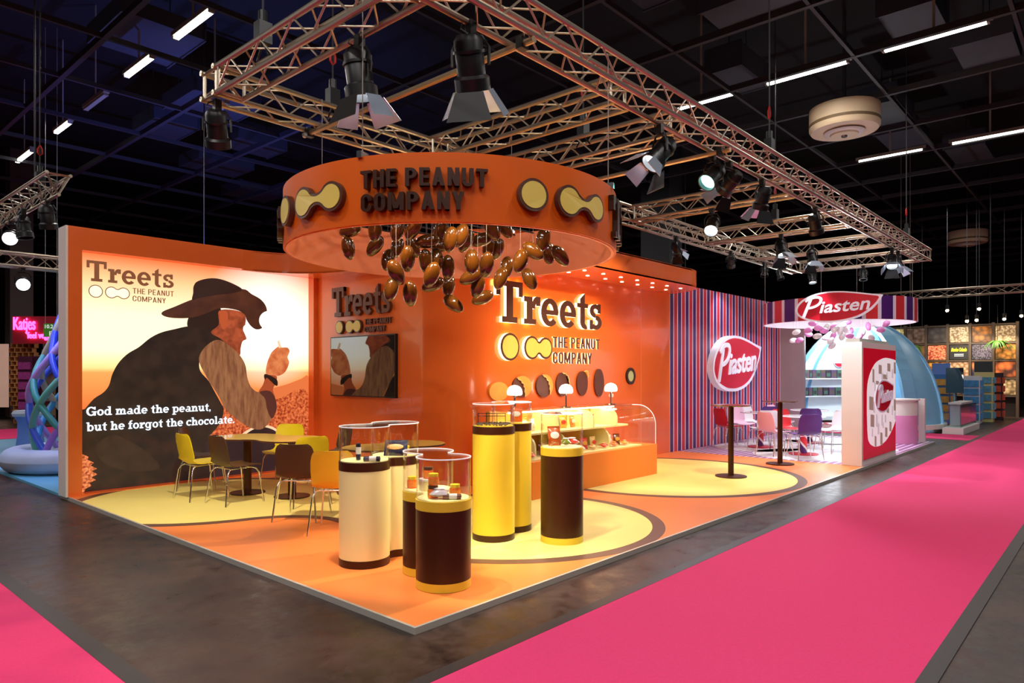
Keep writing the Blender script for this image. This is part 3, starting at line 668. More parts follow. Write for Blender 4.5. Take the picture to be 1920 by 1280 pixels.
for a0, a1 in ((286, 349), (93, 156)):
    for m_ in slab_fit('Treets', du(a0), du(a1), 2.77, .34, .004, .05, RF): obj('letter', m_.map(mv), BROWN, rg)
for a in (20, 110, 200, 290):
    obj('suspension_wire', MB().tube([((RR-.03)*math.cos(math.radians(a)), (RR-.03)*math.sin(math.radians(a)), .5), ((RR-.03)*math.cos(math.radians(a)), (RR-.03)*math.sin(math.radians(a)), 1.7)], .004, 5), THREAD, rg)
    obj('bracket', MB().box(-.05,.05,-.02,.02,.49,.54).map(lambda x,y,z,a=math.radians(a): ((RR-.03)*math.cos(a)+x*math.cos(a)-y*math.sin(a), (RR-.03)*math.sin(a)+x*math.sin(a)+y*math.cos(a), z)), CHROME, rg)
for i in range(13):
    y_ = -1.38+.23*i; hx = math.sqrt(max(0, (RR-.03)**2-y_*y_)); obj('crossbar', MB().box(-hx, hx, y_-.006, y_+.006, .465, .48), BLACK, rg)
# hanging chocolate nuts: zoom-crop centre (X, Y) and long-axis angle
NUTS = [(428,445,10),(420,535,100),(558,440,85),(557,525,50),(672,440,80),(753,432,60),(671,530,80),(752,530,115),(892,438,75),(825,500,15),(900,522,15),(998,470,70),(945,490,80),(1025,500,60),(1105,492,20),(1158,438,120),(1225,430,120),(1187,540,70),(1140,535,80),(1422,490,80),(1370,550,140),(1450,560,95),(1510,575,130),(623,595,80),(725,590,85),(820,605,95),(872,595,95),(932,635,90),(1055,605,90),(1130,620,80),(1233,635,80),(1305,600,75),(665,660,115),(848,672,70),(1050,682,30),(1203,690,70),(1352,693,115),(640,745,80),(738,770,90),(855,722,25),(935,725,85),(1085,730,75),(960,820,140),(1110,790,25)]
nut_me = MB().ellipsoid(.062, .062, .112, seg=18, rings=12, f=lambda x, y, z: (x*(1+.06*z), y*(1+.06*z), z)).mesh('nut_body', CHOC, 180)
random.seed(11)
for i, (X, Y, an) in enumerate(NUTS):
    px, py = 500+X*.3646, 270+Y*.3646
    d = 6.35+random.uniform(-.55, .55)-(.3 if Y > 580 else 0)
    if abs(px-850) > 180: d = 6.45+random.uniform(-.2, .2)
    vy = FW[1]+(px-960)/FPX*RT[1]; yb = RY-1.38+.23*round((CAM[1]+d*vy-RY+1.38)/.23); p = at(px, py, (yb-CAM[1])/vy)   # hangs from a crossbar
    o = thing('hanging_nut', 'glossy brown chocolate nut hanging on a thread inside the orange ring', 'decoration', p, 0, 'chocolate nuts hanging in the ring')
    th = math.radians(an-90)
    bd = obj('nut_body', nut_me, None, o); q = Matrix.Rotation(YAW-PI/2, 4, 'Z') @ Matrix.Rotation(-th, 4, 'Y') @ Matrix.Rotation(random.uniform(-.35,.35), 4, 'X')
    bd.rotation_euler = q.to_euler()
    obj('thread', MB().tube([(0,0,.05),(0,0,3.17-p.z)], .0012, 4), THREAD, o)

# ================================================================ TRUSSES
brace_cache = {}
def truss(p0, p1, label, group='aluminium truss frame', w=.24, n=4, cr=.025, br=.009, bay=.5):
    p0, p1 = Vector(p0), Vector(p1); L = (p1-p0).length; d = (p1-p0).normalized()
    t = thing('lighting_truss', label, 'truss', p0, math.atan2(d.y, d.x), group)
    h = w/2
    cs = [(-h,-h),(h,-h),(h,h),(-h,h)] if n == 4 else [(-h,h),(h,h),(0,-h)]
    for y, z in cs: obj('chord', MB().tube([(0,y,z),(L,y,z)], cr, 10), ALU, t)
    nb = max(1, round(L/bay)); b = L/nb
    for k in range(len(cs)):
        A, B = cs[k], cs[(k+1) % len(cs)]
        for i in range(2*nb):
            a = Vector((i*b/2, *(A if i % 2 == 0 else B))); c = Vector(((i+1)*b/2, *(B if i % 2 == 0 else A)))
            ln = round((c-a).length, 3)
            if ln not in brace_cache: brace_cache[ln] = MB().tube([(0,0,-ln/2),(0,0,ln/2)], br, 6, False).mesh('brace', ALU)
            o = obj('brace', brace_cache[ln], None, t, (a+c)/2); o.rotation_euler = (c-a).to_track_quat('Z', 'Y').to_euler()
        for x in (.04, L-.04):
            obj('end_bar', MB().tube([(x,*A),(x,*B)], .016, 6), ALU, t)
    if 'far' in group or 'neigh' in group:
        for x in (L*.2, L*.8): obj('hanger', MB().tube([(x,0,h),(x,0,9.6-p0.z)], .012, 6), HALLGREY, t)
    return t
TZ = 4.27
truss((.1,.19,TZ), (15.25,.19,TZ), 'long aluminium truss along the front edge of the stand')
truss((.1,3.05,TZ), (15.25,3.05,TZ), 'long aluminium truss behind the orange ring, parallel to the front truss')
for x, nm in ((.25,'short aluminium cross truss at the left end of the frame'),(2.83,'aluminium cross truss just right above the ring'),(3.97,'second aluminium cross truss right of the ring'),(7.3,'aluminium cross truss at mid frame beside the bright spotlight'),(10.0,'aluminium cross truss left of the far ring sign'),(12.5,'aluminium cross truss above the far ring sign'),(15.1,'aluminium cross truss closing the far right end')):
    truss((x,.33,TZ), (x,2.91,TZ), nm)
PIPE = mat('steel pipe', (200,176,140), .35, metal=.8)
for x, nm in ((1.2,'single round steel pipe across the truss frame near the left end'),(4.62,'single round steel pipe across the truss frame right of the ring')):
    o = thing('steel_pipe', nm, 'pipe', (x, .05, 4.1)); obj('tube', MB().tube([(0,0,0),(0,3.15,0)], .027, 10), PIPE, o)
    for y in (.12, 3.05): obj('clamp', MB().box(-.04,.04,y-.03,y+.03,-.04,.05), BLACK, o)
RED = mat('red hook', (190, 26, 20), .45)
def hoist(x, y, z, label):
    o = thing('chain_hoist', label, 'hoist', (x, y, z), 0, 'chain hoists')
    obj('hoist_body', MB().box(-.06,.06,-.05,.05,.02,.2).cyl(.04, .2, .3, 12), BLACK, o); obj('chain', MB().tube([(0,0,.3),(0,0,9.6-z)], .01, 5), HALLGREY, o)
    obj('hook', MB().tube([(.0,0,.62),(.03,0,.56),(.03,0,.5),(0,0,.46),(-.03,0,.5),(-.03,0,.56),(0,0,.62)], .012, 6), RED, o)
    obj('sling', MB().tube([(0,-.1,-.1),(0,0,.03),(0,.1,-.1)], .01, 5), BLACK, o)
for a in ((.25,2.3,4.42,'chain hoist on the left cross truss'),(1.45,3.05,4.42,'chain hoist on the back truss behind the ring'),(3.97,1.6,4.42,'chain hoist on the second cross truss'),(6.1,.19,4.42,'chain hoist on the front truss with a long visible chain'),(10.0,1.6,4.42,'chain hoist above the mid cross truss'),(13.5,.19,4.42,'chain hoist near the far end of the front truss')): hoist(*a)

# ================================================================ SPOTLIGHTS
def head_meshes(s):
    return {'lamp_housing': (MB().lathe([(.01,.2*s),(.07*s,.2*s),(.1*s,.16*s),(.1*s,-.06*s),(.125*s,-.08*s),(.125*s,-.16*s),(.11*s,-.16*s),(.11*s,-.1*s),(.02*s,-.09*s)], 20), BLACK),
            'cooling_fin': (MB().lathe([(.1*s,.1*s),(.112*s,.1*s),(.112*s,.08*s),(.1*s,.08*s)], 20), BLACK)}
lens_cache = {}
def fixture(mount, target, label, energy=0, size=1., barn=True, col=(1,.88,.7), angle=46, lit=True, lens=None, drop=.27, group='stage spotlights'):
    t = thing('stage_spotlight', label, 'spotlight', mount, 0, group); M = Vector(mount)
    hc = Vector((0,0,-drop*size)); aim = (Vector(target)-(M+hc)).normalized(); q = aim.to_track_quat('-Z', 'Y'); R3 = q.to_matrix()
    ax = R3 @ Vector((1,0,0)); s = size
    obj('clamp', MB().box(-.03,.03,-.03,.03,-.07*s,.04), BLACK, t)
    side = Vector((ax.x, ax.y, 0)); side = side.normalized() if side.length > .1 else Vector((1,0,0))
    y0 = Vector((0,0,-.07*s))
    obj('yoke', MB().tube([hc+ax*.13*s, hc+side*.13*s+Vector((0,0,.12*s)), y0+side*.08*s, y0-side*.08*s, hc-side*.13*s+Vector((0,0,.12*s)), hc-ax*.13*s], .012*s, 6), BLACK, t)
    def part(name, mb, m, par=t, sm=None):
        o = obj(name, mb, m, par, smooth=sm)
        if par is t: o.location = hc; o.rotation_euler = q.to_euler()
        return o
    hs = None
    for nme, (mb, m) in head_meshes(s).items():
        o = part(nme, mb, m, t if nme == 'lamp_housing' else hs, 40)
        if nme == 'lamp_housing': hs = o
    part('lens', MB().lathe([(.001,-.105*s),(.06*s,-.112*s),(.109*s,-.1*s),(.109*s,-.095*s),(.001,-.092*s)], 20), (lens or LENS) if lit else mat('unlit lens', (60,66,74), .1), hs)
    if barn:
        for k in range(4):
            a = k*PI/2; w0, w1 = (.1*s, .16*s) if k % 2 == 0 else (.07*s, .1*s); ln = .2*s; sp = math.sin(.5)*ln; dz = math.cos(.5)*ln
            quad = [(-w0,.125*s,-.16*s),(w0,.125*s,-.16*s),(w1,.125*s+sp,-.16*s-dz),(-w1,.125*s+sp,-.16*s-dz)]
            vs = [Matrix.Rotation(a, 3, 'Z') @ Vector(v) for v in quad]; nrm = (vs[1]-vs[0]).cross(vs[2]-vs[0]).normalized()*.004
            part('barn_door', MB().add([v for v in vs]+[v+nrm for v in vs], [(0,1,2,3),(7,6,5,4),(0,4,5,1),(1,5,6,2),(2,6,7,3),(3,7,4,0)]), GREY_IN if False else BLACK if k == 2 else GREY_IN, hs)
    obj('cable', MB().tube([hc+R3 @ Vector((0,.02,.2*s)), hc+Vector((-.1,0,.22*s)), Vector((-.07,.02,.0)), Vector((0,.06,.05))], .006, 5), BLACK, t)
    if energy:
        spot(t, M+hc+aim*.19*s, target, energy, angle, col, .05)
WARM = (1, .84, .62); COOL = (.85, .93, 1)
FX = [((.37,1.08,4.12),(.95,1.1,.5),'large barn-door spotlight hanging left above the ring',480,1.0,True,WARM,52),
      ((.78,.3,4.12),(2.3,1.2,.4),'large barn-door spotlight hanging over the ring centre',480,1.05,True,WARM,52),
      ((.2,3.05,4.1),(1.5,4.9,.3),'dark spotlight under the left corner of the truss frame',480,1.15,False,WARM,60),
      ((3.5,.3,4.1),(.9,1.6,.6),'dark barn-door spotlight on the front truss right of the ring',620,1.2,True,WARM,44),
      ((4.7,.3,4.1),(.9,1.2,.6),'greenish lit spotlight on the front truss facing the viewer',900,1.1,False,WARM,40),
      ((5.15,.3,4.1),(6.0,3.4,1.5),'dark spotlight beside the greenish one on the front truss',320,1.05,True,WARM,60),
      ((6.15,.3,4.1),(7.0,1.8,0.),'barn-door spotlight lower on the front truss, third after the ring',380,1.05,True,WARM,56),
      ((7.2,1.5,4.1),(3.6,.6,.2),'bright starry spotlight on the mid cross truss',300,1.1,False,COOL,60),
      ((8.2,.3,4.1),(9.7,.25,1.1),'dark round spotlight under the front truss above the far ring',320,1.1,False,COOL,60),
      ((9.9,1.45,4.1),(8.9,.2,.0),'bright white spotlight on the cross truss left of the far ring',380,1.1,True,COOL,66),
      ((11.4,1.4,4.1),(10.4,.6,0.),'second bright spotlight left of the far ring sign',380,1.0,True,COOL,70),
      ((8.85,3.0,4.1),(11.5,3.3,1.9),'small dark spotlight on the back truss over the striped wall',0,.9,True,COOL,50),
      ((11.0,2.9,4.1),(12.3,3.44,1.8),'small lit spotlight on the back truss over the striped wall',110,.9,False,COOL,60),
      ((12.9,2.95,4.1),(11.5,2.4,0.),'small dark spotlight at the back truss before the far ring',0,.85,False,COOL,50),
      ((13.7,2.9,4.1),(13.2,1.8,0.),'small dark spotlight next to the far back corner',0,.85,False,COOL,50),
      ((14.6,2.45,4.1),(13.6,1.8,0.),'small lit spotlight directly above the far ring sign',260,.95,False,COOL,70),
      ((14.95,1.4,4.1),(14.,1.2,0.),'small dark spotlight right above the far ring sign',0,.9,False,COOL,50),
      ((12.8,.3,4.1),(10.8,-.2,1.2),'cluster spotlight at the far end of the front truss',240,1.1,True,COOL,60),
      ((13.3,.3,4.1),(13.2,.0,2.9),'second cluster spotlight at the far end of the front truss',120,1.0,True,COOL,60)]
GREENISH = mat('greenish lit lens', (140, 235, 225), .3, emit=5)
for i, (mt_, tg, lb, en, sz, bn, cl, an) in enumerate(FX):
    fixture(mt_, tg, lb, en, sz if i < 2 else sz*.8, bn, cl, an, lit=en > 0, lens=GREENISH if i == 4 else None)

# ================================================================ DISPLAY PEDESTALS
def pedestal(label, plan, ztop, zglass, body, trim, base=.06, top=.07):
    c = (sum(p[0] for p in plan)/len(plan), sum(p[1] for p in plan)/len(plan))
    o = thing('display_pedestal', label, 'pedestal', (c[0], c[1], ZP+.003))
    L = [(p[0]-c[0], p[1]-c[1]) for p in plan]; z0 = -ZP-.003
    obj('plinth', MB().prism(offset_poly(L, .001), 0, base), trim, o, smooth=40)
    obj('body', MB().prism(L, base, ztop+z0-top), body, o, smooth=40)
    obj('top_band', MB().prism(offset_poly(L, .002), ztop+z0-top, ztop+z0), trim, o, smooth=40)
    obj('display_floor', MB().prism(offset_poly(L, -.012), ztop+z0, ztop+z0+.006), body if trim is BROWN else CREAM, o)
    h = obj('acrylic_hood', MB().wall(offset_poly(L, -.002), ztop+z0+.001, zglass+z0, .005), GLASS, o, smooth=40)
    obj('hood_lid', MB().prism(offset_poly(L, -.002), zglass+z0, zglass+z0+.006), GLASS, h, smooth=40)
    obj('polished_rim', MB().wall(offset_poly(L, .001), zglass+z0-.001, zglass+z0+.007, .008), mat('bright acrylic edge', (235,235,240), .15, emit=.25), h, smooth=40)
    return o
def fl_pt(px, d): p = at(px, 700, d); return (p.x, p.y)
pedestal('low dark brown two-lobed display pedestal with jars, nearest the viewer', peanut(fl_pt(831.5,5.1), fl_pt(803,5.47), .203, .2, .06), .685, .985, BROWN, YELLOW)
pedestal('cream yellow two-lobed display pedestal with brown bands', peanut(fl_pt(683.5,5.7), fl_pt(741,6.08), .206, .206, .08), .885, 1.165, CREAM, BROWN)
pedestal('tall yellow two-lobed display pedestal with wire rack', peanut(fl_pt(925.5,6.55), fl_pt(959,6.93), .2, .2, .06), 1.105, 1.31, YELLOW, BROWN)
pedestal('dark brown round display pedestal right of the yellow one', circle(*fl_pt(1053.5,6.45), .198, 48), .915, 1.225, BROWN, YELLOW)

# ---------------------------------------------------------------- products
def jar(p, label, lid, body=(232,110,30), s=1.):
    o = thing('spread_jar', label, 'jar', p, 0, 'spread jars in the low pedestal')
    obj('jar_body', MB().lathe([(.005,0),(.036*s,0),(.04*s,.006),(.04*s,.06*s),(.034*s,.068*s),(.005,.068*s)], 20), mat('jar '+str(body), body, .2, coat=.5), o, smooth=40)
    obj('jar_label', MB().lathe([(.0405*s,.012),(.0412*s,.012),(.0412*s,.05*s),(.0405*s,.05*s)], 20), mat('jar label', (238,140,50), .5), o)
    obj('lid', MB().lathe([(.005,.068*s),(.037*s,.068*s),(.037*s,.09*s),(.005,.092*s)], 20), lid, o, smooth=40)
LIDY = mat('yellow jar lid', (240,205,50), .35); LIDB = mat('brown jar lid', (90,60,40), .35)
def inside(px, d, z): p = at(px, 700, d); return (p.x, p.y, z)
zt = .692
jar(inside(812,5.06,zt), 'orange jar standing in the low pedestal under a yellow-lidded jar', LIDB); jar(inside(813,5.06,zt+.093), 'yellow-lidded jar stacked on another jar', LIDY, s=.95)
jar(inside(853,5.12,zt), 'yellow-lidded jar at the right inside the low pedestal', LIDY); jar(inside(773,5.5,zt), 'yellow-lidded jar in the rear left lobe of the low pedestal', LIDY)
rz = thing('display_riser', 'round cream riser carrying a jar in the low pedestal', 'riser', inside(803,5.4,zt)); obj('riser_block', MB().cyl(.07, 0, .075, 24), CREAM, rz); obj('riser_top', MB().cyl(.075, .075, .09, 24), WHITE, rz)
jar(inside(803,5.4,zt+.09), 'brown-lidded jar standing on the round riser', LIDB)
def pouch(p, label, rgb, w=.16, h=.22, rz=0, lean=.2, lie=False, spots=None, group='snack bags', cat='snack bag'):
    o = thing('snack_bag', label, cat, p, rz, group); m_ = mat('foil %s' % (rgb,), rgb, .25, coat=.5, noise=.5, nscale=14)
    n = 8; F_ = []; B_ = []
    for i in range(n+1):
        v = i/n
        bul = math.sin(PI*v)**.6*.03
        F_.append([((j/n-.5)*w, -bul*math.sin(PI*j/n)**.7 if 0 < j < n else 0, v*h) for j in range(n+1)])
        B_.append([((j/n-.5)*w, bul*math.sin(PI*j/n)**.7 if 0 < j < n else 0, v*h) for j in range(n+1)][::-1])
    q = Matrix.Rotation(-PI/2+.12 if lie else -lean, 3, 'X')
    tz = .035 if lie else 0
    tr = lambda x, y, z: tuple(q @ Vector((x, y, z))+Vector((0, 0, tz)))
    obj('bag_body', MB().grid(F_).grid(B_).map(tr), m_, o, smooth=60)
    obj('printed_panel', MB().ellipsoid(w*.36, .006, h*.2, (0,-.031,h*.55), 14, 6).map(tr), mat('bag print %s' % ((spots or (245,235,220)),), spots or (245,235,220), .4, noise=.4, nscale=40), o)
    obj('top_seal', MB().box(-w/2, w/2, -.003, .003, h-.005, h+.015).map(tr), m_, o)
NAVY = (34,36,62)
def bar(p, label, rgb, rz=0, up=False):
    o = thing('chocolate_roll', label, 'snack pack', p, rz, 'small packs in the pedestals')
    f_ = (lambda x,y,z: (x,y,z)) if up else (lambda x,y,z: (z-.06,y,x+.02))
    obj('pack_body', MB().lathe([(.004,0),(.02,.004),(.021,.07),(.02,.135),(.004,.14)], 14).map(f_), mat('foil %s' % (rgb,), rgb, .25, coat=.5, noise=.5, nscale=14), o, smooth=50)
    obj('pack_label', MB().lathe([(.0212,.05),(.022,.052),(.022,.105),(.0212,.107)], 14).map(f_), mat('pack label', (232,225,215), .4, noise=.5, nscale=40), o)
zc = .892
bar(inside(672,5.66,zc), 'dark navy upright snack tube in the cream pedestal', NAVY, 0, True); bar(inside(695,5.58,zc), 'dark snack bar lying at the front of the cream pedestal', NAVY, YAW-PI/2)
pouch(inside(741,5.95,zc), 'navy printed snack bag leaning on a yellow riser in the cream pedestal', NAVY, .2, .13, YAW-PI/2, .5, spots=(240,160,90))
o = thing('display_riser', 'yellow oval riser behind the navy bag', 'riser', inside(748,6.12,zc)); obj('riser_block', MB().cyl(.09, 0, .06, 28), YELLOW, o); obj('riser_top', MB().cyl(.093, .06, .068, 28), YELLOW, o)
bar(inside(845,5.0,zt), 'small white and brown pack lying at the front of the low pedestal', (110,70,50), YAW-PI/2)
pouch(inside(822,4.98,zt), 'silver bag lying flat in the low pedestal', (170,165,175), .13, .11, YAW-PI/2, 0, True)
pouch(inside(1040,6.5,.922), 'orange brown bag standing on a wire easel in the round pedestal', (190,84,30), .12, .17, YAW-PI/2+.2, .25)
pouch(inside(1062,6.42,.922), 'small green bag lying in the round pedestal', (110,120,30), .09, .08, YAW-PI/2, 0, True); pouch(inside(1078,6.45,.922), 'red bag lying in the round pedestal', (190,50,30), .12, .1, YAW-PI/2+.5, 0, True)
o = thing('wire_easel', 'thin wire easel holding the bag in the round pedestal', 'stand', inside(1041,6.42,.922)); obj('wire', MB().tube([(-.05,0,0),(-.05,0,.05),(.05,0,.03),(.05,0,0)], .003, 5), CHROME, o); obj('brace_wire', MB().tube([(0,.0,.04),(0,.07,.002)], .003, 5), CHROME, o)
# wire rack + nuts heap in the tall yellow pedestal
o = thing('wire_rack', 'small black wire rack inside the tall yellow pedestal', 'rack', (*inside(922,6.55,0)[:2], 1.112), YAW-PI/2)
for x in (-.13, -.05, .05, .13): obj('post', MB().box(x-.003,x+.003,-.003,.003,0,.11), BLACK, o)
for z in (.085, .11): obj('rail', MB().box(-.133,.133,-.003,.003,z-.003,z+.003), BLACK, o)
hm = MB(); random.seed(5)
for i in range(90):
    a, r_ = random.uniform(0, 6.28), .17*math.sqrt(random.random()); hm.ellipsoid(.013,.01,.009,(r_*math.cos(a), r_*math.sin(a), .008+.02*random.random()*(1-r_/.2)), 6, 4)
o = obj('nut_heap', hm, mat('dark nut heap', (70,52,34), .4, noise=.6, nscale=20), None, (*inside(925.5,6.55,0)[:2], 1.113)); tag(o, 'loose dark nuts scattered under the wire rack', 'nuts'); o['kind'] = 'stuff'
pouch((*inside(968,6.95,0)[:2], 1.112), 'orange bag standing in the rear lobe of the tall yellow pedestal', (214,96,40), .12, .14, YAW-PI/2, .2)

# ================================================================ COUNTER
CX0, CX1, CY0, CY1 = 3.72, 6.716, 2.18, 2.98
ct = thing('display_counter', 'long orange counter with curved glass case below the wall logo', 'counter', (0, 0, ZP+.003))
z0 = -ZP-.003
obj('base', MB().box(CX0, CX1, CY0, CY1, 0, .505+z0), mat('orange counter laminate', (244,134,46), .4), ct)
obj('display_deck', MB().box(CX0+.03, CX1-.35, CY0+.06, CY1-.1, .505+z0, .52+z0), CREAM, ct)
obj('back_panel', MB().box(CX0, CX1-.35, CY1-.08, CY1, .505+z0, 1.1+z0), mat('orange case back', (248,168,60), .4), ct)
obj('top_board', MB().box(CX0, CX1-.02, 2.62, CY1, 1.1+z0, 1.115+z0), GLASS, ct)
obj('shelf', MB().box(CX0+.03, CX1-.4, 2.45, CY1-.08, .8+z0, .825+z0), CREAM, ct)
prof = [(CY0+.02, .507), (CY0+.02, .8)]+arc(2.5, .8, .3, .3, 180, 90, 10)[1:]+[(2.62, 1.1)]
gl = MB(); pin = offset_open(prof, .006)
gl.grid([[(x, y, z+z0) for y, z in prof] for x in (CX0, CX1-.01)]); obj('curved_glass', gl, GLASS, ct, smooth=60)
obj('end_glass', MB().prism(prof+[(CY1,1.1),(CY1,.507)], 0, .006).map(lambda a, b, c: (CX1-.016+c, a, b+z0)), GLASS, ct)
obj('glass_edge', MB().tube([(CX1-.008, y, z+z0) for y, z in prof], .006, 6), MATS['bright acrylic edge'], ct)
for x, zb, hh in ((4.05,.52,.27),(4.55,.825,.24),(4.7,.52,.27),(5.35,.825,.24),(5.75,.52,.27),(5.95,.825,.24)):
    pr = [(CY1-.09, zb), (2.42, zb), (2.42, zb+hh*.4)]+arc(2.42+hh*.6, zb+hh*.4, hh*.6, hh*.6, 180, 90, 8)[1:]+[(CY1-.09, zb+hh)]
    obj('divider', MB().prism(pr, 0, .03).map(lambda a, b, c, x=x: (x+c, a, b+z0)), CREAM, ct)
obj('light_strip', MB().box(CX0+.1, CX1-.5, 2.64, 2.68, 1.08+z0, 1.098+z0), mat('case light strip', (255,236,190), .4, emit=28), ct)
random.seed(21); cols = [(226,120,50),(210,60,40),(240,190,120),(235,225,215),(120,60,30),(245,160,60)]
kk = 0
for lvl, zb in (('shelf', .826), ('deck', .521)):
    for i in range(11):
        x = 3.9+.22*i+random.uniform(-.03,.03)
        if any(abs(x-d) < .11 for d in ((4.55,5.35,5.95) if lvl == 'shelf' else (4.05,4.7,5.75))): continue
        kk += 1
        pouch((x, 2.68 if lvl == 'shelf' else 2.5, zb), 'small snack bag displayed on the %s of the glass counter' % ('upper shelf' if lvl == 'shelf' else 'lower deck'), cols[kk % 6], .12, .15, random.uniform(-.4,.3), .15, False, cols[(kk*2+3) % 6], 'snack bags on the counter %s' % lvl)
for i in range(9):
    pouch((3.95+.27*i, 2.33, .521), 'flat snack pack lying along the front of the glass counter', cols[(i*5+1) % 6], .12, .1, random.uniform(-.5,.5), 0, True, cols[(i*3+2) % 6], 'flat packs along the counter front')
OPAL = mat('glowing opal glass', (255, 236, 214), .3, emit=6)
for x, y, nm in ((3.93,2.66,'left of three'),(5.05,2.68,'middle of three'),(6.28,2.74,'right of three')):
    o = thing('table_lamp', 'small dome table lamp with white shade on the counter, %s' % nm, 'lamp', (x, y, 1.1155), 0, 'dome table lamps on the counter')
    obj('base', MB().lathe([(.005,0),(.085,0),(.085,.012),(.02,.02),(.005,.02)], 28), CHROME, o); obj('stem', MB().cyl(.013, .02, .2, 14), CHROME, o)
    obj('shade', MB().lathe([(.004,.2),(.085,.2),(.098,.215),(.1,.24),(.09,.28),(.065,.31),(.035,.325),(.004,.33)], 28), OPAL, o, smooth=60); obj('collar', MB().cyl(.035, .185, .2, 16), CHROME, o)
    l = bpy.data.lights.new('lamp_glow', 'POINT'); l.energy = 6; l.color = (1,.8,.6); l.shadow_soft_size = .1; lo = bpy.data.objects.new('lamp_glow', l); COL.objects.link(lo); lo.location = (x, y-.16, 1.38)

# ================================================================ CHAIRS AND TABLES
def chair_proto():
    prof = [(.235,.435),(.21,.452),(.1,.448),(-.06,.438),(-.14,.448),(-.185,.48),(-.205,.53),(-.225,.62),(-.243,.71),(-.255,.77),(-.262,.8),(-.266,.818)]   # x, z along the shell
    hw = [.19,.212,.22,.22,.215,.21,.212,.215,.21,.196,.178,.145]
    n = len(prof); m_ = 8; top = []; 
    for (x, z), w in zip(prof, hw):
        row = []
        for j in range(m_+1):
            t = (j/m_-.5)*2; cup = .018*t*t; back = z > .5
            row.append((x+(cup*1.6 if back else 0), t*w, z+(0 if back else cup)))
        top.append(row)
    P = [[Vector(v) for v in r_] for r_ in top]; B = []
    for i in range(n):
        rw = []
        for j in range(m_+1):
            e = P[min(i+1,n-1)][j]-P[max(i-1,0)][j]; f_ = P[i][min(j+1,m_)]-P[i][max(j-1,0)]; nr = e.cross(f_).normalized()
            rw.append(P[i][j]+nr*(.009))
        B.append(rw)
    mb = MB().grid(top).grid([r_[::-1] for r_ in B])
    for i in range(n-1):
        for j in (0, m_): mb.add([P[i][j],P[i+1][j],B[i+1][j],B[i][j]], [(0,1,2,3)])
    for i in (0, n-1):
        for j in range(m_): mb.add([P[i][j],P[i][j+1],B[i][j+1],B[i][j]], [(0,1,2,3)])
    shell = mb.mesh('seat_shell', None, 50)
    legs = [MB().tube([(sx*.13,sy*.16,.425),(sx*.17,sy*.18,.41),(sx*.2,sy*.2,.36),(sx*.245,sy*.235,0)], .009, 8).mesh('leg', CHROME, 60) for sx, sy in ((1,1),(1,-1),(-1,1),(-1,-1))]
    fr_ = MB().tube([(.13,.16,.425),(-.13,.16,.42),(-.13,-.16,.42),(.13,-.16,.425),(.13,.16,.425)], .008, 6).mesh('under_frame', CHROME)
    return shell, legs, fr_
SHELL, LEGS, UF = chair_proto(); shells = {}
def chair(x, y, rz, rgb, label, group, z=ZP+.003):
    if rgb not in shells:
        s = SHELL.copy(); s.materials.append(mat('chair shell %s' % (rgb,), rgb, .38, spec=.4)); shells[rgb] = s
    o = thing('shell_chair', label, 'chair', (x, y, z), math.radians(rz), group)
    obj('seat_shell', shells[rgb], None, o); obj('under_frame', UF, None, o)
    for l in LEGS: obj('leg', l, None, o)
CY, CB = (226,202,30), (78,54,36)
g1 = 'yellow and brown chairs by the poster'
chair(1.1,5.39,0,CY,'yellow shell chair furthest left, facing the peanut table',g1); chair(1.42,6.1,-40,CB,'brown shell chair behind the leftmost yellow chair',g1)
chair(1.24,4.8,3,CB,'brown shell chair in front of the first table base',g1); chair(2.4,5.7,215,CY,'yellow shell chair behind the table near the wall corner',g1)
chair(2.75,5.05,170,CB,'brown shell chair behind the table near the television wall',g1); chair(1.74,4.08,82,CY,'yellow shell chair mostly hidden behind a brown chair back',g1)
chair(1.29,3.38,38,CB,'brown shell chair seen from behind, in front of a yellow one',g1); chair(1.2,2.58,42,(232,180,40),'amber yellow shell chair cut off by the cream pedestal',g1)
def peanut_table(c1, c2, label, m_=YELLOW, r=.42):
    mid = ((c1[0]+c2[0])/2, (c1[1]+c2[1])/2); o = thing('peanut_table', label, 'table', (*mid, ZP+.003)); L1, L2 = ((c[0]-mid[0], c[1]-mid[1]) for c in (c1, c2))
    obj('table_top', MB().prism(peanut(L1, L2, r, r, .2), .715, .735), m_, o); obj('edge_band', MB().wall(offset_poly(peanut(L1, L2, r, r, .2), .003), .713, .733, .004), BROWN_SIGN, o)
    for c in (L1, L2):
        obj('column', MB().cyl(.05, .018, .714, 20, c), BROWN, o, smooth=40); obj('base_plate', MB().lathe([(.01,0),(.22,0),(.22,.012),(.06,.02),(.01,.02)], 36, (*c,0)), BROWN, o)
TOPY = mat('yellow table top', (232,206,96), .22, coat=.3)
peanut_table((1.66,5.3),(1.9,4.62),'peanut-shaped table with two brown columns before the poster',TOPY); peanut_table((1.98,3.02),(2.55,3.02),'second peanut-shaped table behind the cream pedestal',TOPY, .36)
def high_table(x, y, label):
    o = thing('high_table', label, 'table', (x, y, ZP+.003))
    obj('table_top', MB().lathe([(.01,1.06),(.28,1.06),(.3,1.068),(.3,1.08),(.01,1.082)], 40), mat('dark table top', (96,62,38), .15, coat=.6), o); obj('column', MB().cyl(.042, .02, 1.06, 20), BROWN, o, smooth=40)
    obj('base_plate', MB().lathe([(.01,0),(.23,0),(.23,.014),(.06,.022),(.01,.022)], 36), BROWN, o)
high_table(7.2, 1.2, 'tall brown round bar table standing on the yellow floor circle'); high_table(9.12, 1.18, 'tall brown round bar table nearer the white tower')

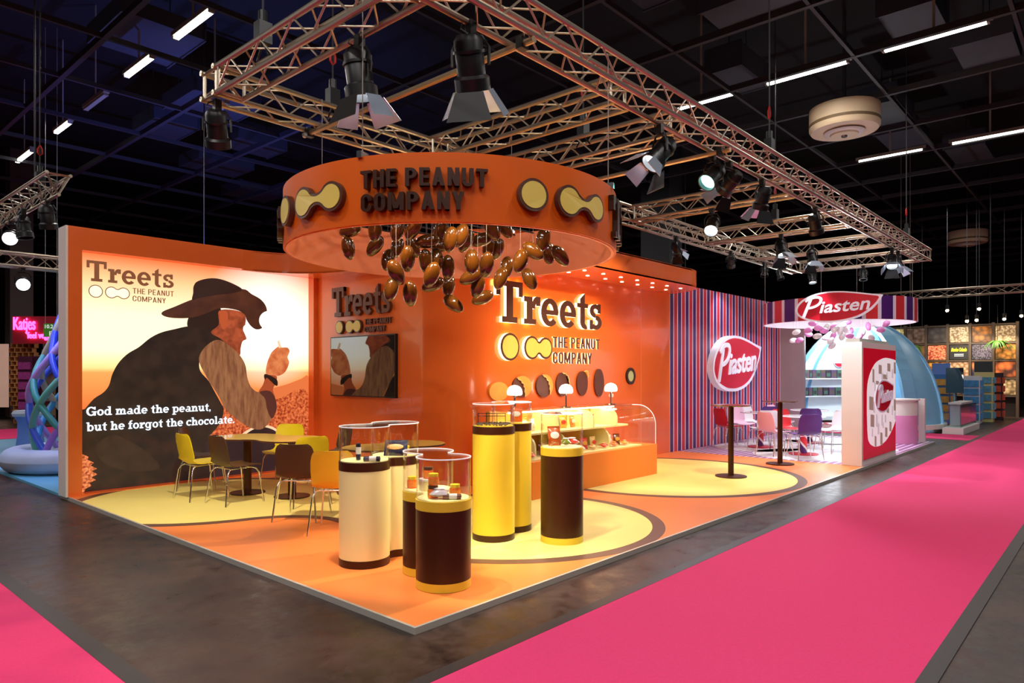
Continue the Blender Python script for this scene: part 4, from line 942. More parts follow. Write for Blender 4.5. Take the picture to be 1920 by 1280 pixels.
# ================================================================ NEIGHBOUR BRAND AREA (striped)
STR = stripe_mat('red purple striped wall print', 'X', [(0,(208,44,58)),(.40,(232,222,236)),(.5,(72,32,108)),(.90,(232,222,236))], .32)
sw = struct('wall_striped', MB().box(9.425, 15.2, 3.452, 3.56, ZP, 3.38), STR, label='wall with red, purple and white vertical stripes')
struct('wall_return', MB().box(15.2, 15.32, 2.85, 3.56, ZP, 3.0), mat('taupe wall', (150,128,130), .5), label='taupe return wall at the end of the striped wall')
RED_S = mat('red sign face', (206, 18, 44), .35); WHT_S = mat('white sign edge', (236,234,244), .35, emit=.12, ecol=(225,225,255)); 
def smooth_poly(P, it=2):
    for _ in range(it):
        Q = []
        for i in range(len(P)):
            a, c = P[i], P[(i+1) % len(P)]; Q += [(.8*a[0]+.2*c[0], .8*a[1]+.2*c[1]), (.2*a[0]+.8*c[0], .2*a[1]+.8*c[1])]
        P = Q
    return P
def yplane(region, sc, Y):
    def fn(X, Yz):
        px, py = region[0]+X*sc, region[1]+Yz*sc; u, v = (px-960)/FPX, -(py-HY)/FPX; t = (Y-CAM[1])/(FW[1]+u*RT[1])
        return (CAM[0]+t*(FW[0]+u*RT[0]), CAM[2]+t*v)
    return fn
LEAF_O = [(345,205),(352,170),(380,135),(425,108),(480,90),(545,82),(620,84),(700,94),(780,108),(846,116),(846,119),(825,160),(785,208),(725,248),(655,270),(570,281),(480,278),(410,263),(365,238)]
LEAF_I = [(357,205),(365,172),(392,142),(435,116),(488,99),(548,91),(620,93),(700,103),(775,116),(828,125),(810,158),(772,200),(715,238),(650,259),(570,270),(485,268),(415,252),(375,232)]
P_POLY = [(385,245),(402,245),(428,190),(455,188),(485,172),(506,148),(506,125),(490,112),(462,110),(430,116),(403,128),(403,138),(422,132),(440,128),(432,142)]
P_HOLE = [(440,178),(458,130),(478,126),(490,134),(484,154),(466,172)]
def brand_leaf(parent, to_plane, mvfn, w0, rise=0., depth=.06):
    """leaf-shaped emblem; to_plane maps leaf coordinates to the sign plane (u, v)"""
    o = obj('emblem_border', MB().prism([to_plane(*p) for p in smooth_poly(LEAF_O)], w0, w0+depth).map(mvfn), WHT_S, parent)
    obj('emblem_face', MB().prism([to_plane(*p) for p in smooth_poly(LEAF_I)], w0+depth-.001, w0+depth+.004).map(mvfn), RED_S, o)
    w1, w2 = w0+depth+.003, w0+depth+.03
    # initial letter: stem + bowl ribbon
    L = MB(); L.prism([to_plane(*p) for p in [(384,246),(404,246),(446,132),(428,132)]], w1, w2)
    bo = [(403,140),(425,121),(455,110),(485,110),(503,120),(507,138),(498,160),(478,178),(450,190),(424,194)]; bi = [(409,150),(430,134),(457,126),(480,125),(488,131),(489,142),(482,156),(466,168),(446,176),(430,178)]
    def cm(P):
        for _ in range(2):
            Q = [P[0]]
            for a, c in zip(P, P[1:]): Q += [(.75*a[0]+.25*c[0], .75*a[1]+.25*c[1]), (.25*a[0]+.75*c[0], .25*a[1]+.75*c[1])]
            P = Q+[P[-1]]
        return P
    L.ribbon([to_plane(*p) for p in cm(bo)], [to_plane(*p) for p in cm(bi)], w1, w2)
    obj('letter', L.map(mvfn), WHT_S, o)
    t = fit(text_mesh('iasten', .018, .22), 488, 775, 0, 1, w1, w2)
    def lay(u, v, w):
        f_ = (u-488)/(775-488); base = 222-16*f_; h = 72+6*f_
        a, c = to_plane(u, base-v*h); return (a, c, w)
    t.map(lay)
    for isl in islands(t): obj('letter', isl.map(mvfn), WHT_S, o)
# wall emblem: map leaf frame onto the striped wall (x 11.0..13.6, z 1.19..2.46)
s_ = thing('wall_emblem', 'red leaf-shaped brand emblem with white edge on the striped wall', 'sign', (12.3, 3.45, 1.8))
brand_leaf(s_, lambda X, Y: (11.02+(X-345)/501*2.6, 2.44-(Y-82)/199*1.26+.0), lambda u, v, w: (u-12.3, -w-.001, v-1.8), .0, depth=.14)
# second ring sign
R2X, R2Y = 13.15, 1.45
rg2 = thing('ring_sign', 'striped red and purple hanging ring with red leaf emblem', 'sign', (R2X, R2Y, 2.66))
obj('outer_band', MB().wall(circle(0, 0, 1.52, 96), 0, .46, .02), stripe_mat('ring stripes', 'X', [(0,(206,48,52)),(.36,(226,214,232)),(.48,(72,26,104)),(.88,(226,214,232))], 2*PI/15, angular=True), rg2, smooth=30)
obj('inner_lining', MB().wall(circle(0, 0, 1.4985, 96), -.004, .45, .02), mat('white ring lining', (238,234,244), .5), rg2, smooth=30)
ca, sa = math.cos(math.radians(197)), math.sin(math.radians(197))
brand_leaf(rg2, lambda X, Y: ((X-595)*.00312, (180-Y)*.0031+.25), lambda u, v, w: (ca*(1.53+w)-sa*u, sa*(1.53+w)+ca*u, v), .0, depth=.05)
for a in (30, 120, 210, 300):
    c_, d_ = 1.49*math.cos(math.radians(a)), 1.49*math.sin(math.radians(a)); obj('suspension_wire', MB().tube([(c_,d_,.44),(c_,d_,1.52)], .004, 5), THREAD, rg2)
for i in range(9):
    y_ = -1.28+.32*i; hx = math.sqrt(max(0, 1.49**2-y_*y_)); obj('crossbar', MB().box(-hx, hx, y_-.008, y_+.008, .4, .42), WHITE, rg2)
DR = [(105,340,0,20),(282,315,1,10),(350,212,1,0),(435,280,1,5),(565,270,0,60),(660,255,1,40),(290,375,1,0),(60,465,0,5),(150,460,1,20),(420,400,0,10),(545,430,0,0),(660,390,1,55),(520,320,1,0),(690,300,0,30),(765,320,0,70),(835,320,0,80),(800,240,0,10),(870,190,1,0),(920,330,1,60),(905,395,1,0),(935,455,1,20),(1060,400,1,65),(880,500,1,50),(1185,255,1,90),(1450,215,1,30),(1370,305,1,0),(1225,420,0,-35),(640,545,0,35),(620,470,0,45),(790,400,0,75),(1100,350,0,60)]
PINKC = mat('pink sugar shell', (226,140,206), .25, coat=.4); WHC = mat('white sugar shell', (240,238,240), .25, coat=.4)
dm = [MB().ellipsoid(.105, .06, .06, seg=14, rings=10).mesh('sugar_shell', m_, 180) for m_ in (WHC, PINKC)]; random.seed(4)
for i, (X, Y, c, an) in enumerate(DR):
    px, py, d = 1480+X*.125, 580+Y*.125, 14.9+random.uniform(-.7, .7)
    vy = FW[1]+(px-960)/FPX*RT[1]; best = None
    for bi in range(9):                                   # hangs from the nearest crossbar it can reach
        dd = (R2Y-1.28+.32*bi-CAM[1])/vy; c_ = at(px, py, dd); rad = math.hypot(c_.x-R2X, c_.y-R2Y)
        if best is None or abs(dd-d)+max(0, rad-1.35)*20 < best[0]: best = (abs(dd-d)+max(0, rad-1.35)*20, c_)
    p = best[1]
    o = thing('hanging_dragee', '%s sugared almond hanging under the striped ring' % ('pink' if c else 'white'), 'decoration', p, 0, '%s sugared almonds under the striped ring' % ('pink' if c else 'white'))
    b_ = obj('sugar_shell', dm[c], None, o); b_.rotation_euler = (Matrix.Rotation(YAW-PI/2, 4, 'Z') @ Matrix.Rotation(-math.radians(an), 4, 'Y') @ Matrix.Rotation(.3, 4, 'Z')).to_euler()
    obj('thread', MB().tube([(0,0,.03),(0,0,3.07-p.z)], .0012, 4), THREAD, o)
l = bpy.data.lights.new('ring_lamp', 'AREA'); l.shape = 'DISK'; l.size = .3; l.energy = 60; l.color = (.95,.92,1)
lo = bpy.data.objects.new('ring_lamp', l); COL.objects.link(lo); lo.location = (R2X, R2Y, 3.0)
# tower
tw = thing('display_tower', 'white tower with red printed panel at the platform edge', 'tower', (0, 0, ZP+.003))
obj('body', MB().box(9.7, 11.95, .04, .36, 0, 2.08), WHITE, tw); obj('top_cap', MB().box(9.72, 11.6, .08, .3, 2.08, 2.14), mat('grey cap', (176,172,160), .5), tw)
tp = yplane((1590,630), .203, .04); zt_ = lambda q: (q[0], q[1]-ZP-.003)
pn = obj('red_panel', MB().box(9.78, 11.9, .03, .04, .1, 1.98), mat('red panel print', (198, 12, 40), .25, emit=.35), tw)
def tpan(name, pts, m_, w, par, sm=True):
    P = [zt_(tp(*p)) for p in pts]; P = smooth_poly(P) if sm else P
    P = clip(clip(P, 0, 9.8, True), 0, 11.88, False)
    if len(P) < 3: return None
    return obj(name, MB().prism(P, w, w+.003).map(lambda u, v, w_: (u, .03-w_, v)), m_, par)
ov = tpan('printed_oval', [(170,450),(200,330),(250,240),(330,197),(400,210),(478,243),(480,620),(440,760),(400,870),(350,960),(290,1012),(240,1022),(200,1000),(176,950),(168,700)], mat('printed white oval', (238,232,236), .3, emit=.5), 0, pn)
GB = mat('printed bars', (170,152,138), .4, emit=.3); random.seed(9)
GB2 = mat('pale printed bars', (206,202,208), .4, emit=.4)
for (x, y, w, h) in [(300,330,14,90),(345,330,12,60),(395,300,14,90),(440,380,14,100),(235,420,12,90),(225,600,14,110),(250,720,14,120),(300,720,12,110),(330,720,14,80),(395,640,12,90),(420,700,12,70),(265,800,16,110),(310,790,12,60),(210,850,12,80)]:
    tpan('printed_bar', [(x,y),(x+w,y+8),(x+w,y+h),(x,y+h-6)], GB2, .003, pn, False)
for (x, y, w, h) in [(275,262,28,90),(355,248,28,80),(415,240,32,110),(316,350,40,50),(188,555,38,130),(218,300,16,130),(435,515,14,110),(415,580,16,110),(375,785,18,95),(335,838,20,95),(290,885,20,120),(238,918,16,100),(200,720,34,120),(250,410,30,40),(350,640,20,70)]:
    tpan('printed_bar', [(x,y),(x+w,y+8),(x+w,y+h),(x,y+h-6)], GB, .003, pn, False)
em = lambda X, Y: (lambda a, c: (a, c))(*zt_(tp(0,0)))
ux0, ux1 = tp(240,560)[0], tp(412,410)[0]; uz1, uz0 = tp(320,402)[1], tp(290,712)[1]
brand_leaf(pn, lambda X, Y: (ux0+(X-345)/501*(ux1-ux0), uz1-ZP-(Y-82)/199*(uz1-uz0)), lambda u, v, w: (u, .03-w, v), .006, depth=.006)
# pink counter drum
o = thing('pink_counter', 'pink round counter with white top behind the tower', 'counter', (14.55, .55, ZP+.003))
obj('drum', MB().cyl(.36, 0, .62, 40), mat('pink laminate', (232,150,200), .4), o, smooth=40); obj('white_band', MB().cyl(.36, .62, .95, 40), WHITE, o, smooth=40); obj('top', MB().cyl(.4, .95, .98, 40), WHITE, o)
obj('post', MB().box(.38,.5,-.42,-.3,0,.98), WHITE, o)
# striped tables and chairs
CANE = stripe_mat('candy stripe column', 'X', [(0,(206,36,52)),(.38,(240,236,240)),(.5,(80,36,112)),(.88,(240,236,240))], PI*2, angular=True, diag=14)
def cane_table(x, y, label):
    o = thing('round_table', label, 'table', (x, y, ZP+.003), 0, 'candy-striped tables')
    obj('table_top', MB().lathe([(.01,.715),(.4,.715),(.41,.725),(.4,.735),(.01,.735)], 40), mat('white gloss top', (240,238,242), .15, coat=.5), o); obj('striped_column', MB().cyl(.065, .02, .715, 24), CANE, o, smooth=40)
    obj('base_plate', MB().lathe([(.01,0),(.27,0),(.27,.014),(.07,.022),(.01,.022)], 36), mat('red base', (206,30,50), .35), o)
cane_table(11.55, 2.5, 'white round table with candy-striped column near the striped wall'); cane_table(10.85, 1.38, 'white round table with candy-striped column in the foreground'); cane_table(13.2, 2.05, 'white round table with candy-striped column furthest back')
cw, cpk, cr_, cpu = (236,234,238), (236,192,216), (212,36,48), (86,48,128); g2 = 'coloured chairs in the striped area'
for a in [(11.1,3.0,-30,cr_,'red shell chair beside the striped wall'),(11.95,3.1,235,cpk,'pale pink shell chair by the striped wall'),(10.95,2.2,45,cw,'white shell chair seen from behind at the wall table'),(10.35,1.75,-25,cpk,'pink shell chair left of the foreground striped table'),
          (10.15,1.12,45,cpu,'purple shell chair nearest the viewer in the striped area'),(11.5,1.05,150,cw,'white shell chair right of the foreground striped table'),(11.3,1.85,235,cr_,'red shell chair behind the foreground striped table'),(12.15,2.5,200,cpu,'purple shell chair behind the wall table'),
          (12.6,3.1,250,cw,'white shell chair at the far end of the striped wall'),(13.05,1.5,95,cr_,'red shell chair at the far table'),(12.35,1.75,20,cpu,'small purple shell chair left of the far table'),(13.1,2.65,265,cpk,'pink shell chair behind the far table')]:
    chair(*a, g2)

# ================================================================ FAR STANDS, RIGHT SIDE
LB = mat('light blue panel', (128,190,226), .4); IGW = mat('white dome lining', (244,248,252), .5, emit=.12)
DX, DY = 19.0, 2.5
o = thing('dome_kiosk', 'white and light blue dome-shaped kiosk behind the white tower', 'kiosk', (DX, DY, .1))
def dome(r, h, a0, a1, n=16, m_=9):
    return [[(r*math.cos(math.radians(a0+(a1-a0)*j/n))*math.cos(t), r*math.sin(math.radians(a0+(a1-a0)*j/n))*math.cos(t), h*math.sin(t)) for j in range(n+1)] for t in [PI/2*i/m_*.985 for i in range(m_+1)]]
def rib(a, r, h, w, m_, name='rib', n=14):
    mb = MB(); A = math.radians(a); tx, ty = -math.sin(A), math.cos(A)
    inn, out = [], []
    for i in range(n+1):
        t = PI/2*i/n; inn.append(((r-.06)*math.cos(t), (h-.06)*math.sin(t))); out.append(((r+.05)*math.cos(t), (h+.05)*math.sin(t)))
    mb.ribbon(out, inn, -w/2, w/2); return obj(name, mb.map(lambda u, v, q: (u*math.cos(A)+q*tx, u*math.sin(A)+q*ty, v)), m_, o)
for a0, a1 in ((230, 268), (272, 308), (312, 348)): obj('outer_panel', MB().grid(dome(2.0, 2.95, a0, a1)), LB, o, smooth=60)
for a0, a1 in ((-8, 28), (32, 68), (72, 112)): obj('inner_panel', MB().grid(dome(1.97, 2.93, a0, a1)), IGW, o, smooth=60)
for a, w in ((230,.34),(270,.1),(310,.1),(350,.12),(30,.12),(70,.12),(113,.34)): rib(a, 2.0, 2.95, w, LB)
obj('base_ring', MB().wall(circle(0,0,2.1,60), 0, .12, .3), WHITE, o)
for z, r0 in ((.75, 1.85), (1.3, 1.72)):
    sh = [(r0*math.cos(math.radians(a)), r0*math.sin(math.radians(a))) for a in range(-10, 105, 5)]
    obj('shelf', MB().wall(sh, z, z+.03, .25, closed=False), WHITE, o)
random.seed(8)
pk = [mat('carton %d' % i, c, .5, noise=.4, nscale=18) for i, c in enumerate([(60,44,50),(96,76,60),(70,100,80),(90,60,90)])]
for z, r0 in ((.78, 1.73), (1.33, 1.6)):
    for k in range(15):
        a = math.radians(-4+7*k)
        q = thing('snack_carton', 'small dark carton on the %s shelf inside the dome kiosk' % ('lower' if z < 1 else 'upper'), 'carton', (DX+r0*math.cos(a), DY+r0*math.sin(a), .1+z+.001), a, 'cartons on the dome %s shelf' % ('lower' if z < 1 else 'upper'))
        obj('box', MB().box(-.05,.05,-.085,.085,0,.26), pk[k % 4], q); obj('printed_front', MB().box(-.053,-.0501,-.06,.06,.05,.16), pk[(k+2) % 4], q)
l = bpy.data.lights.new('dome_lamp', 'POINT'); l.energy = 260; l.color = (.92,.97,1); l.shadow_soft_size = .2; lo = bpy.data.objects.new('dome_lamp', l); COL.objects.link(lo); lo.location = (18.3, 2.7, 2.5)
q = thing('round_badge', 'small round red-topped badge on the dome lining', 'sign', (DX+1.5*math.cos(.7), DY+1.5*math.sin(.7), 1.95), .7)
obj('badge_disc', MB().cyl(.17, 0, .02, 28).map(lambda x,y,z:(-z,y,x)), WHITE, q); obj('badge_band', MB().prism(arc(0,0,.16,.16,200,340,14), .021, .03).map(lambda x,y,z:(-z,-x,y)), RED_S, q)
# white base + glass counter in front of the dome
o = thing('glass_counter', 'low glass counter on white base beyond the pink drum', 'counter', (19.3, -.05, 0))
obj('base', MB().box(-1.0, 1.6, -.05, .42, 0, .16), WHITE, o); obj('glass_front', MB().box(-.9, 1.5, .02, .03, .17, .75), GLASSB, o); obj('glass_side', MB().box(-.9,-.89,.031,.4,.17,.75), GLASSB, o); obj('counter_top', MB().box(-.3,1.5,.1,.4,.75,.8), mat('grey white top', (200,205,200), .4), o); obj('inner_block', MB().box(-.2,1.4,.15,.38,.17,.74), mat('pale grey block', (170,180,180), .5), o)
o = thing('info_kiosk', 'slim steel kiosk column with black screen behind the glass counter', 'kiosk', (21.2, .55, 0))
obj('post', MB().cyl(.05, 0, 1.1, 16), CHROME, o); obj('screen', MB().box(-.06, 0, -.22, .22, 1.0, 1.75), SCR, o); obj('foot', MB().cyl(.22, 0, .03, 24), CHROME, o)
BLUEBOX = [((60,120,190),(230,160,70)),((225,230,235),(70,150,210)),((236,228,150),(90,170,200)),((50,40,50),(200,90,60))]
for i, (x, y, w, h) in enumerate([(22.6,1.15,.5,1.55),(23.2,.42,.45,1.5),(24.3,.25,.5,1.62),(25.4,.15,.55,1.6)]):
    o = thing('display_stand', ['blue cardboard display stand with yellow print','pale cardboard display stand with blue packs','tall white and blue display stand with stacked packs','dark display stand with colourful packs'][i], 'display stand', (x, y, 0), 0, 'product display stands')
    m1, m2 = mat('stand %d' % i, BLUEBOX[i][0], .5), mat('pack %d' % i, BLUEBOX[i][1], .5, noise=.5, nscale=12)
    obj('stand_body', MB().box(0,.4,-w/2,w/2,0,h), m1, o)
    for k in range(5): obj('pack_row', MB().box(-.06,-.001,-w/2+.03,w/2-.03,.12+k*(h-.2)/5,.12+k*(h-.2)/5+.2), m2, o); obj('side_packs', MB().box(.04,.36,-w/2-.05,-w/2-.001,.12+k*(h-.2)/5,.12+k*(h-.2)/5+.2), m2, o)
    if i in (0, 2): obj('header_card', MB().box(.0,.03,-w/2,w/2,h,h+.35), mat('header %d' % i, (110,150,230) if i == 0 else (60,70,70), .5), o)
# nut picture wall
NW = 28.0
o = thing('picture_wall', 'dark lattice wall with glowing nut and spice pictures at far right', 'exhibition wall', (NW, 0, 0))
FRM = mat('lattice frame', (84,70,58), .55)
ys = [-.3+.72*i for i in range(9)]; zs = [.75,1.4,2.05,2.7,3.38]
for y in ys: obj('upright', MB().box(-.08,.08,y-.045,y+.045,0,3.45), FRM, o)
for z in zs: obj('rail', MB().box(-.05,.05,ys[0],ys[-1],z-.03,z+.03), FRM, o)
obj('rear_sheet', MB().box(.12,.16,ys[0],ys[-1],0,3.4), mat('dark backing', (40,30,26), .7), o)
pals = [[((120,90,60),(220,196,150),15),((70,44,20),(200,120,40),6),((120,96,70),(240,214,170),18),((34,28,28),(70,62,60),5),((60,40,30),(110,90,76),7),((150,130,60),(250,244,190),16)],
        [((80,60,20),(240,150,60),6),((30,30,38),(120,110,130),22),None,((150,40,20),(252,170,120),16),((50,60,20),(190,100,70),2),((90,60,20),(220,150,60),8)],
        [((60,30,20),(240,120,50),4),((40,40,60),(230,130,60),4),((120,80,50),(220,180,140),9),((90,40,10),(246,170,50),7),((40,20,10),(220,160,110),13),((60,40,20),(200,130,60),8)],
        [((90,70,40),(216,180,130),8),((50,40,40),(90,70,60),5),((50,40,40),(120,90,70),5),((60,10,10),(216,110,90),9),((60,40,30),(140,110,80),8),((60,40,30),(140,110,80),8)]]
for ri, row in enumerate(pals):
    z1 = zs[4-ri]-.05; z0_ = zs[3-ri]+.05
    for ci, c in enumerate(row):
        y0_, y1_ = ys[ci]+.06, ys[ci+1]-.06
        if c is None:
            b_ = obj('black_sign', MB().box(.0,.03,y0_,y1_,z0_,z1), mat('anthracite sign', (40,42,46), .5), o)
            yc = (y0_+y1_)/2; f_ = lambda u, v, w: (-w, -u, v)
            obj('sign_script', fit(text_mesh('Mandeo Orlando', .03, .35), -yc-.25, -yc+.25, z0_+.3, z0_+.45, .001, .012).map(f_), mat('yellow script', (226,220,40), .5, emit=.8), b_)
            for k in (0, 1): obj('sign_line', MB().box(-.01,-.001,yc-.15,yc+.15,z0_+.12+.06*k,z0_+.15+.06*k), mat('white line', (220,220,220), .5, emit=.4), b_)
        else: obj('picture_panel', MB().box(.0,.03,y0_,y1_,z0_,z1), nuts_mat('picture %d %d' % (ri, ci), *c, emit=.75), o)
FERN = mat('fern leaf', (60,110,34), .6)
for y, z, nm in ((2.95,2.55,'hanging fern in the middle of the picture wall'),(.25,2.65,'larger hanging fern at the right of the picture wall')):
    o = thing('hanging_fern', nm, 'plant', (NW-.4, y, z)); mb = MB(); random.seed(int(y*10))
    obj('pot', MB().lathe([(.02,-.12),(.12,-.12),(.16,.05),(.02,.05)], 16), FRM, o); obj('hanger', MB().tube([(0,0,.05),(.0,0,1.4),(.35,0,1.4)], .008, 5), BLACK, o)
    for k in range(26):
        a = random.uniform(0, 6.28); ln = random.uniform(.25,.5); pts = [(ln*t*math.cos(a), ln*t*math.sin(a), .06+.3*t-.55*t*t) for t in (0,.33,.66,1)]
        w_ = .035; nx, ny = -math.sin(a)*w_, math.cos(a)*w_
        obj('frond', MB().grid([[(p[0]-nx*s, p[1]-ny*s, p[2]), (p[0], p[1], p[2]+.015), (p[0]+nx*s, p[1]+ny*s, p[2])] for p, s in zip(pts, (.4,1,.8,.1))]), FERN, o)
STAR = mat('warm bulb', (255,214,160), .3, emit=60)
for i, (px, py) in enumerate(((1776,582),(1836,579),(1813,602),(1831,600),(1883,598),(1915,592),(1729,631),(1855,630))):
    p = at(px, py, 27-(i < 6)*2.5)
    o = thing('spot_bulb', 'tiny warm spotlight over the far picture wall', 'spotlight', p, 0, 'warm spotlights over the picture wall'); obj('bulb', MB().ellipsoid(.05,.05,.05,seg=12,rings=8), STAR, o); obj('can', MB().cyl(.06, .03, .2, 14), BLACK, o); obj('rod', MB().tube([(0,0,.2),(0,0,9.6-p.z)], .01, 5), HALLGREY, o)
    if i in (0, 2, 4): spot(o, p-Vector((.1,0,.1)), (NW, p.y, 1.5), 220, 80, (1,.8,.55))
# hanging hall signs
GRN = mat('green sign', (58,128,30), .5, emit=.2); GRS = mat('grey sign', (110,110,100), .5, emit=.1); SGW = mat('sign white', (236,240,236), .5, emit=.5)
def hall_sign(px, py, d, w, h, bot, label):
    p = at(px, py, d); o = thing('hall_sign', label, 'sign', p, YAW-PI/2); o_ = lambda u, v, w_: (u, -w_, v)
    obj('board', MB().box(-w/2, w/2, -.01, .01, -h/2, h/2), GRN, o); obj('lower_board', MB().box(-w/2, w/2, -.014, -.0101, -h/2, 0.), GRS if bot == 'E10' else GRN, o)
    obj('lettering', fit(text_mesh('10.2', .01), -w*.4, w*.15, h*.14, h*.42, .011, .014).map(o_), SGW, o); obj('lettering', fit(text_mesh(bot, .01), -w*.1, w*.42, -h*.42, -h*.08, .015, .018).map(o_), SGW, o)
    for s in (-1, 1): obj('wire', MB().tube([(s*w*.4,0,h/2),(s*w*.4,0,9.6-p.z)], .006, 5), THREAD, o)
hall_sign(1698, 657, 21.8, .36, .34, 'E10', 'small green hall sign reading 10.2 E10'); hall_sign(96, 619, 16, .34, .31, 'F11', 'small green hall sign reading 10.2 F11 at the left')
# truss over the far right stand
truss((24.5,-1.2,4.3), (24.5,5.2,4.3), 'far thin truss above the picture wall', 'far trusses', bay=.8); truss((16.0,5.2,3.6),(16.0,12,3.6), 'far truss visible over the striped wall top', 'far trusses', bay=.8)

# ================================================================ FAR STANDS, LEFT SIDE
struct('floor_blue', MB().box(.02, 12, 7.02, 16.5, 0, .035), mat('light blue vinyl', (96,170,206), .35), label='light blue floor of the neighbouring stand')
o = thing('ring_bench', 'thick pale blue ring bench at the foot of the twisted tubes', 'bench', (.98, 9.75, .036)); TBM = mat('pastel painted foam', (170,186,206), .5, noise=.3, nscale=1.5)
obj('ring_body', MB().grid([[((.85+.2*math.cos(b_))*math.cos(a), (.85+.2*math.cos(b_))*math.sin(a), .19+.19*math.sin(b_)) for b_ in [2*PI*j/14 for j in range(15)]] for a in [2*PI*i/48 for i in range(49)]]), TBM, o, smooth=60); obj('core', MB().cyl(.7, .0, .3, 40), TBM, o)
o = thing('twisted_tube_sculpture', 'tall sculpture of twisted blue, violet and green tubes', 'sculpture', (.98, 9.75, .34))
tcols = [(52,90,214),(150,110,206),(60,150,140),(176,180,150),(40,70,200),(170,150,220),(40,140,190),(90,170,150)]
tr_ = lambda t: .56+.1*math.sin(PI*min(1, t*1.3))-.36*max(0, (t-.4)/.6)**1.3
for k in range(7):
    for sgn in (1, -1):
        a0 = 2*PI*k/7; c = tcols[(k*2+(sgn > 0)) % 8]
        obj('tube', MB().tube([(tr_(t)*math.cos(a0+sgn*2.6*t), tr_(t)*math.sin(a0+sgn*2.6*t), 2.25*t) for t in [i/22 for i in range(23)]], .05, 8), mat('tube %s' % (c,), c, .4), o, smooth=60)
o = thing('blue_pedestal', 'blue waisted pedestal behind the ring bench', 'pedestal', (*at(57, 700, 14.2).to_2d(), .036)); obj('body', MB().lathe([(.01,0),(.26,0),(.22,.3),(.22,.55),(.28,.68),(.01,.68)], 28), mat('blue foam', (96,130,206), .5), o, smooth=40); obj('seat', MB().lathe([(.01,.68),(.3,.68),(.32,.74),(.28,.8),(.01,.8)], 28), TBM, o)
# crates wall with neon
WD = mat('pallet wood', (214,150,86), .6, noise=.2, nscale=10)
crate_me = MB().box(-.092,.092,-.1,.1,0,.014).box(-.092,.092,-.1,.1,.126,.14).box(-.092,-.076,-.1,.1,.014,.126).box(.076,.092,-.1,.1,.014,.126).mesh('crate_frame', WD)
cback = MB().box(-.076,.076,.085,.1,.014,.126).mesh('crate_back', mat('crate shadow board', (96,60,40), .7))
random.seed(2)
for zi in range(18):
    for xi in range(4):
        px = 26+11*xi+(4 if zi % 2 else 0)+max(0, (6-zi))*1.5
        p = at(px, 700, 22); o = thing('wooden_crate', 'open wooden crate in the stacked wall under the pink neon sign', 'crate', (p.x, p.y, .001+.1405*zi), YAW-PI/2, 'stacked wooden crates')
        obj('crate_frame', crate_me, None, o); obj('crate_back', cback, None, o)
NEON = mat('pink neon tube', (255,120,200), .3, emit=6, ecol=(255,60,170))
p = at(50, 700, 21.4); o = thing('neon_sign', 'pink glowing neon brand lettering on the crate wall', 'sign', (p.x, p.y, 2.6), YAW-PI/2); f_ = lambda u, v, w: (u, -w, v)
for s, x0, x1, z0_, z1 in (('Katjes', -.38, .3, .2, .72), ('feel vegan', .05, .85, .0, .26)):
    for isl in islands(fit(text_mesh(s, .012), x0, x1, z0_, z1, .03, .06)): obj('neon_letter', isl.map(f_), NEON, o)
obj('back_board', MB().box(-.45,.95,.0,.03,-.1,.75), mat('red sign board', (150,24,40), .5), o); obj('support_post', MB().box(.5,.56,.0,.06,-2.6,-.1), FRM, o)
o = thing('display_cabinet', 'tall narrow cabinet with purple bags beside the crates', 'cabinet', (*at(47, 700, 20.8).to_2d(), 0), YAW-PI/2); obj('cabinet_body', MB().box(-.22,.22,0,.4,0,2.1), mat('dark plum', (70,20,50), .5), o)
for k in range(6): obj('bag_row', MB().box(-.18,.18,-.05,-.001,.2+.3*k,.42+.3*k), mat('purple bags', (150,60,130), .4, noise=.6, nscale=16), o)
o = thing('shelf_unit', 'dim wooden shelf unit right of the purple cabinet', 'shelf', (*at(78, 700, 20.6).to_2d(), 0), YAW-PI/2); obj('frame', MB().box(-.2,.2,.3,.34,0,2.3), mat('grey wood', (110,96,80), .6), o)
for k in range(5): obj('shelf_board', MB().box(-.2,.2,0,.3,.3+.45*k,.33+.45*k), mat('grey wood', (110,96,80), .6), o)
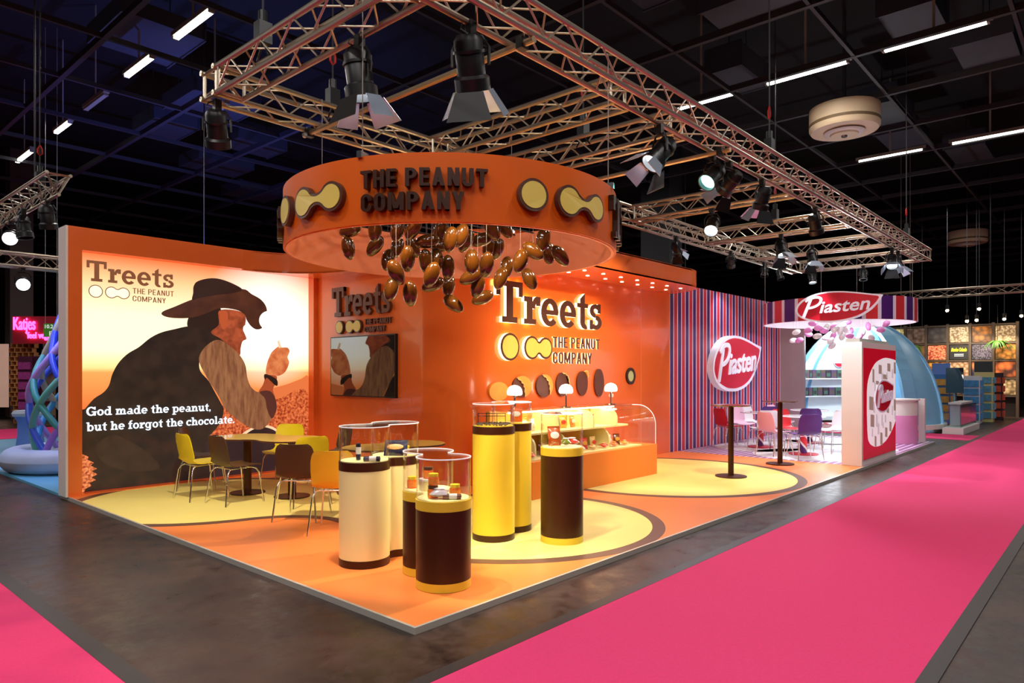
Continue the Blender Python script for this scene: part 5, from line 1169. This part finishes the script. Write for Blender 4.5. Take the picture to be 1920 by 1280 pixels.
o = thing('picture_banner', 'pale pinkish landscape banner at the left picture edge', 'banner', (*at(-18, 700, 24).to_2d(), 0), YAW-PI/2); obj('banner_sheet', MB().box(-.7,.62,0,.03,.4,2.6), mat('banner print', (226,180,160), .6, emit=.35, noise=.3, nscale=2), o); obj('banner_foot', MB().box(-.7,.62,-.1,.13,0,.05), BLACK, o); obj('banner_post', MB().box(-.03,.03,.03,.06,.05,2.6), BLACK, o)
# left truss with moving lights
truss((.35,8.35,4.35), (.35,14.5,4.35), 'neighbouring truss end with three chords at the upper left', 'neighbouring trusses', w=.3, n=3); truss((-3,12.2,3.7), (6,12.2,3.7), 'violet-lit neighbouring truss behind the left wall top', 'neighbouring trusses'); 
BLU = (.35,.4,1)
for i, (m_, tg, lb) in enumerate([((.35,8.9,4.2),(1,9.6,0),'dark moving head light under the neighbouring truss end'),((.3,10.0,4.2),(.8,9.5,0),'blue-lit moving head at the upper left'),((.35,11.,4.2),(-2,4,1),'bright lamp of the neighbouring truss, upper of the left cluster'),((-.4,12.2,3.55),(-3,4,1.),'bright lamp low in the left cluster'),((.8,12.2,3.55),(-1,4,1.),'bright wide lamp left of the wall end')]):
    fixture(m_, tg, lb, (180 if i == 0 else 120 if i == 1 else 0), 1.0, False, BLU, 70, lit=i > 1, group='neighbouring stage lights')
hoist(.35, 9.3, 4.5, 'chain hoist with red hook over the neighbouring truss')
# blue uplights of the neighbouring stand washing the ceiling
for x, y in ((3.5, 12.2), (5.5, 12.2)):
    fixture((x, y, 3.55), (x+1, y+2, 9.6), 'small blue uplight on the neighbouring truss', 500, .8, False, (.15,.2,1), 110, lit=False, group='blue uplights', drop=-.2)
# hall luminaires continuing behind the viewer, with the light they give
HL = []
for x in (-7, -3, 2.4, 11.2, 18.1, 25):
    for y in (-7, -2.5, 1.5, 10.5, 16):
        vis = (x, y) in ((2.4,10.5),(2.4,16),(11.2,1.5),(18.1,1.5),(11.2,-2.5),(18.1,-2.5))
        if x < 0 or (y < -5): luminaire(x, y-.75, y+.75, 1, 'fluorescent ceiling tube of the hall behind the viewer')
        if x < 8 and y == 1.5 and x > 0: continue
        l = bpy.data.lights.new('tube_light', 'AREA'); l.shape = 'RECTANGLE'; l.size = .1; l.size_y = 1.5; l.energy = 120; l.color = (1,.94,.9)
        lo = bpy.data.objects.new('tube_light', l); COL.objects.link(lo); lo.location = (x, y, 7.44)
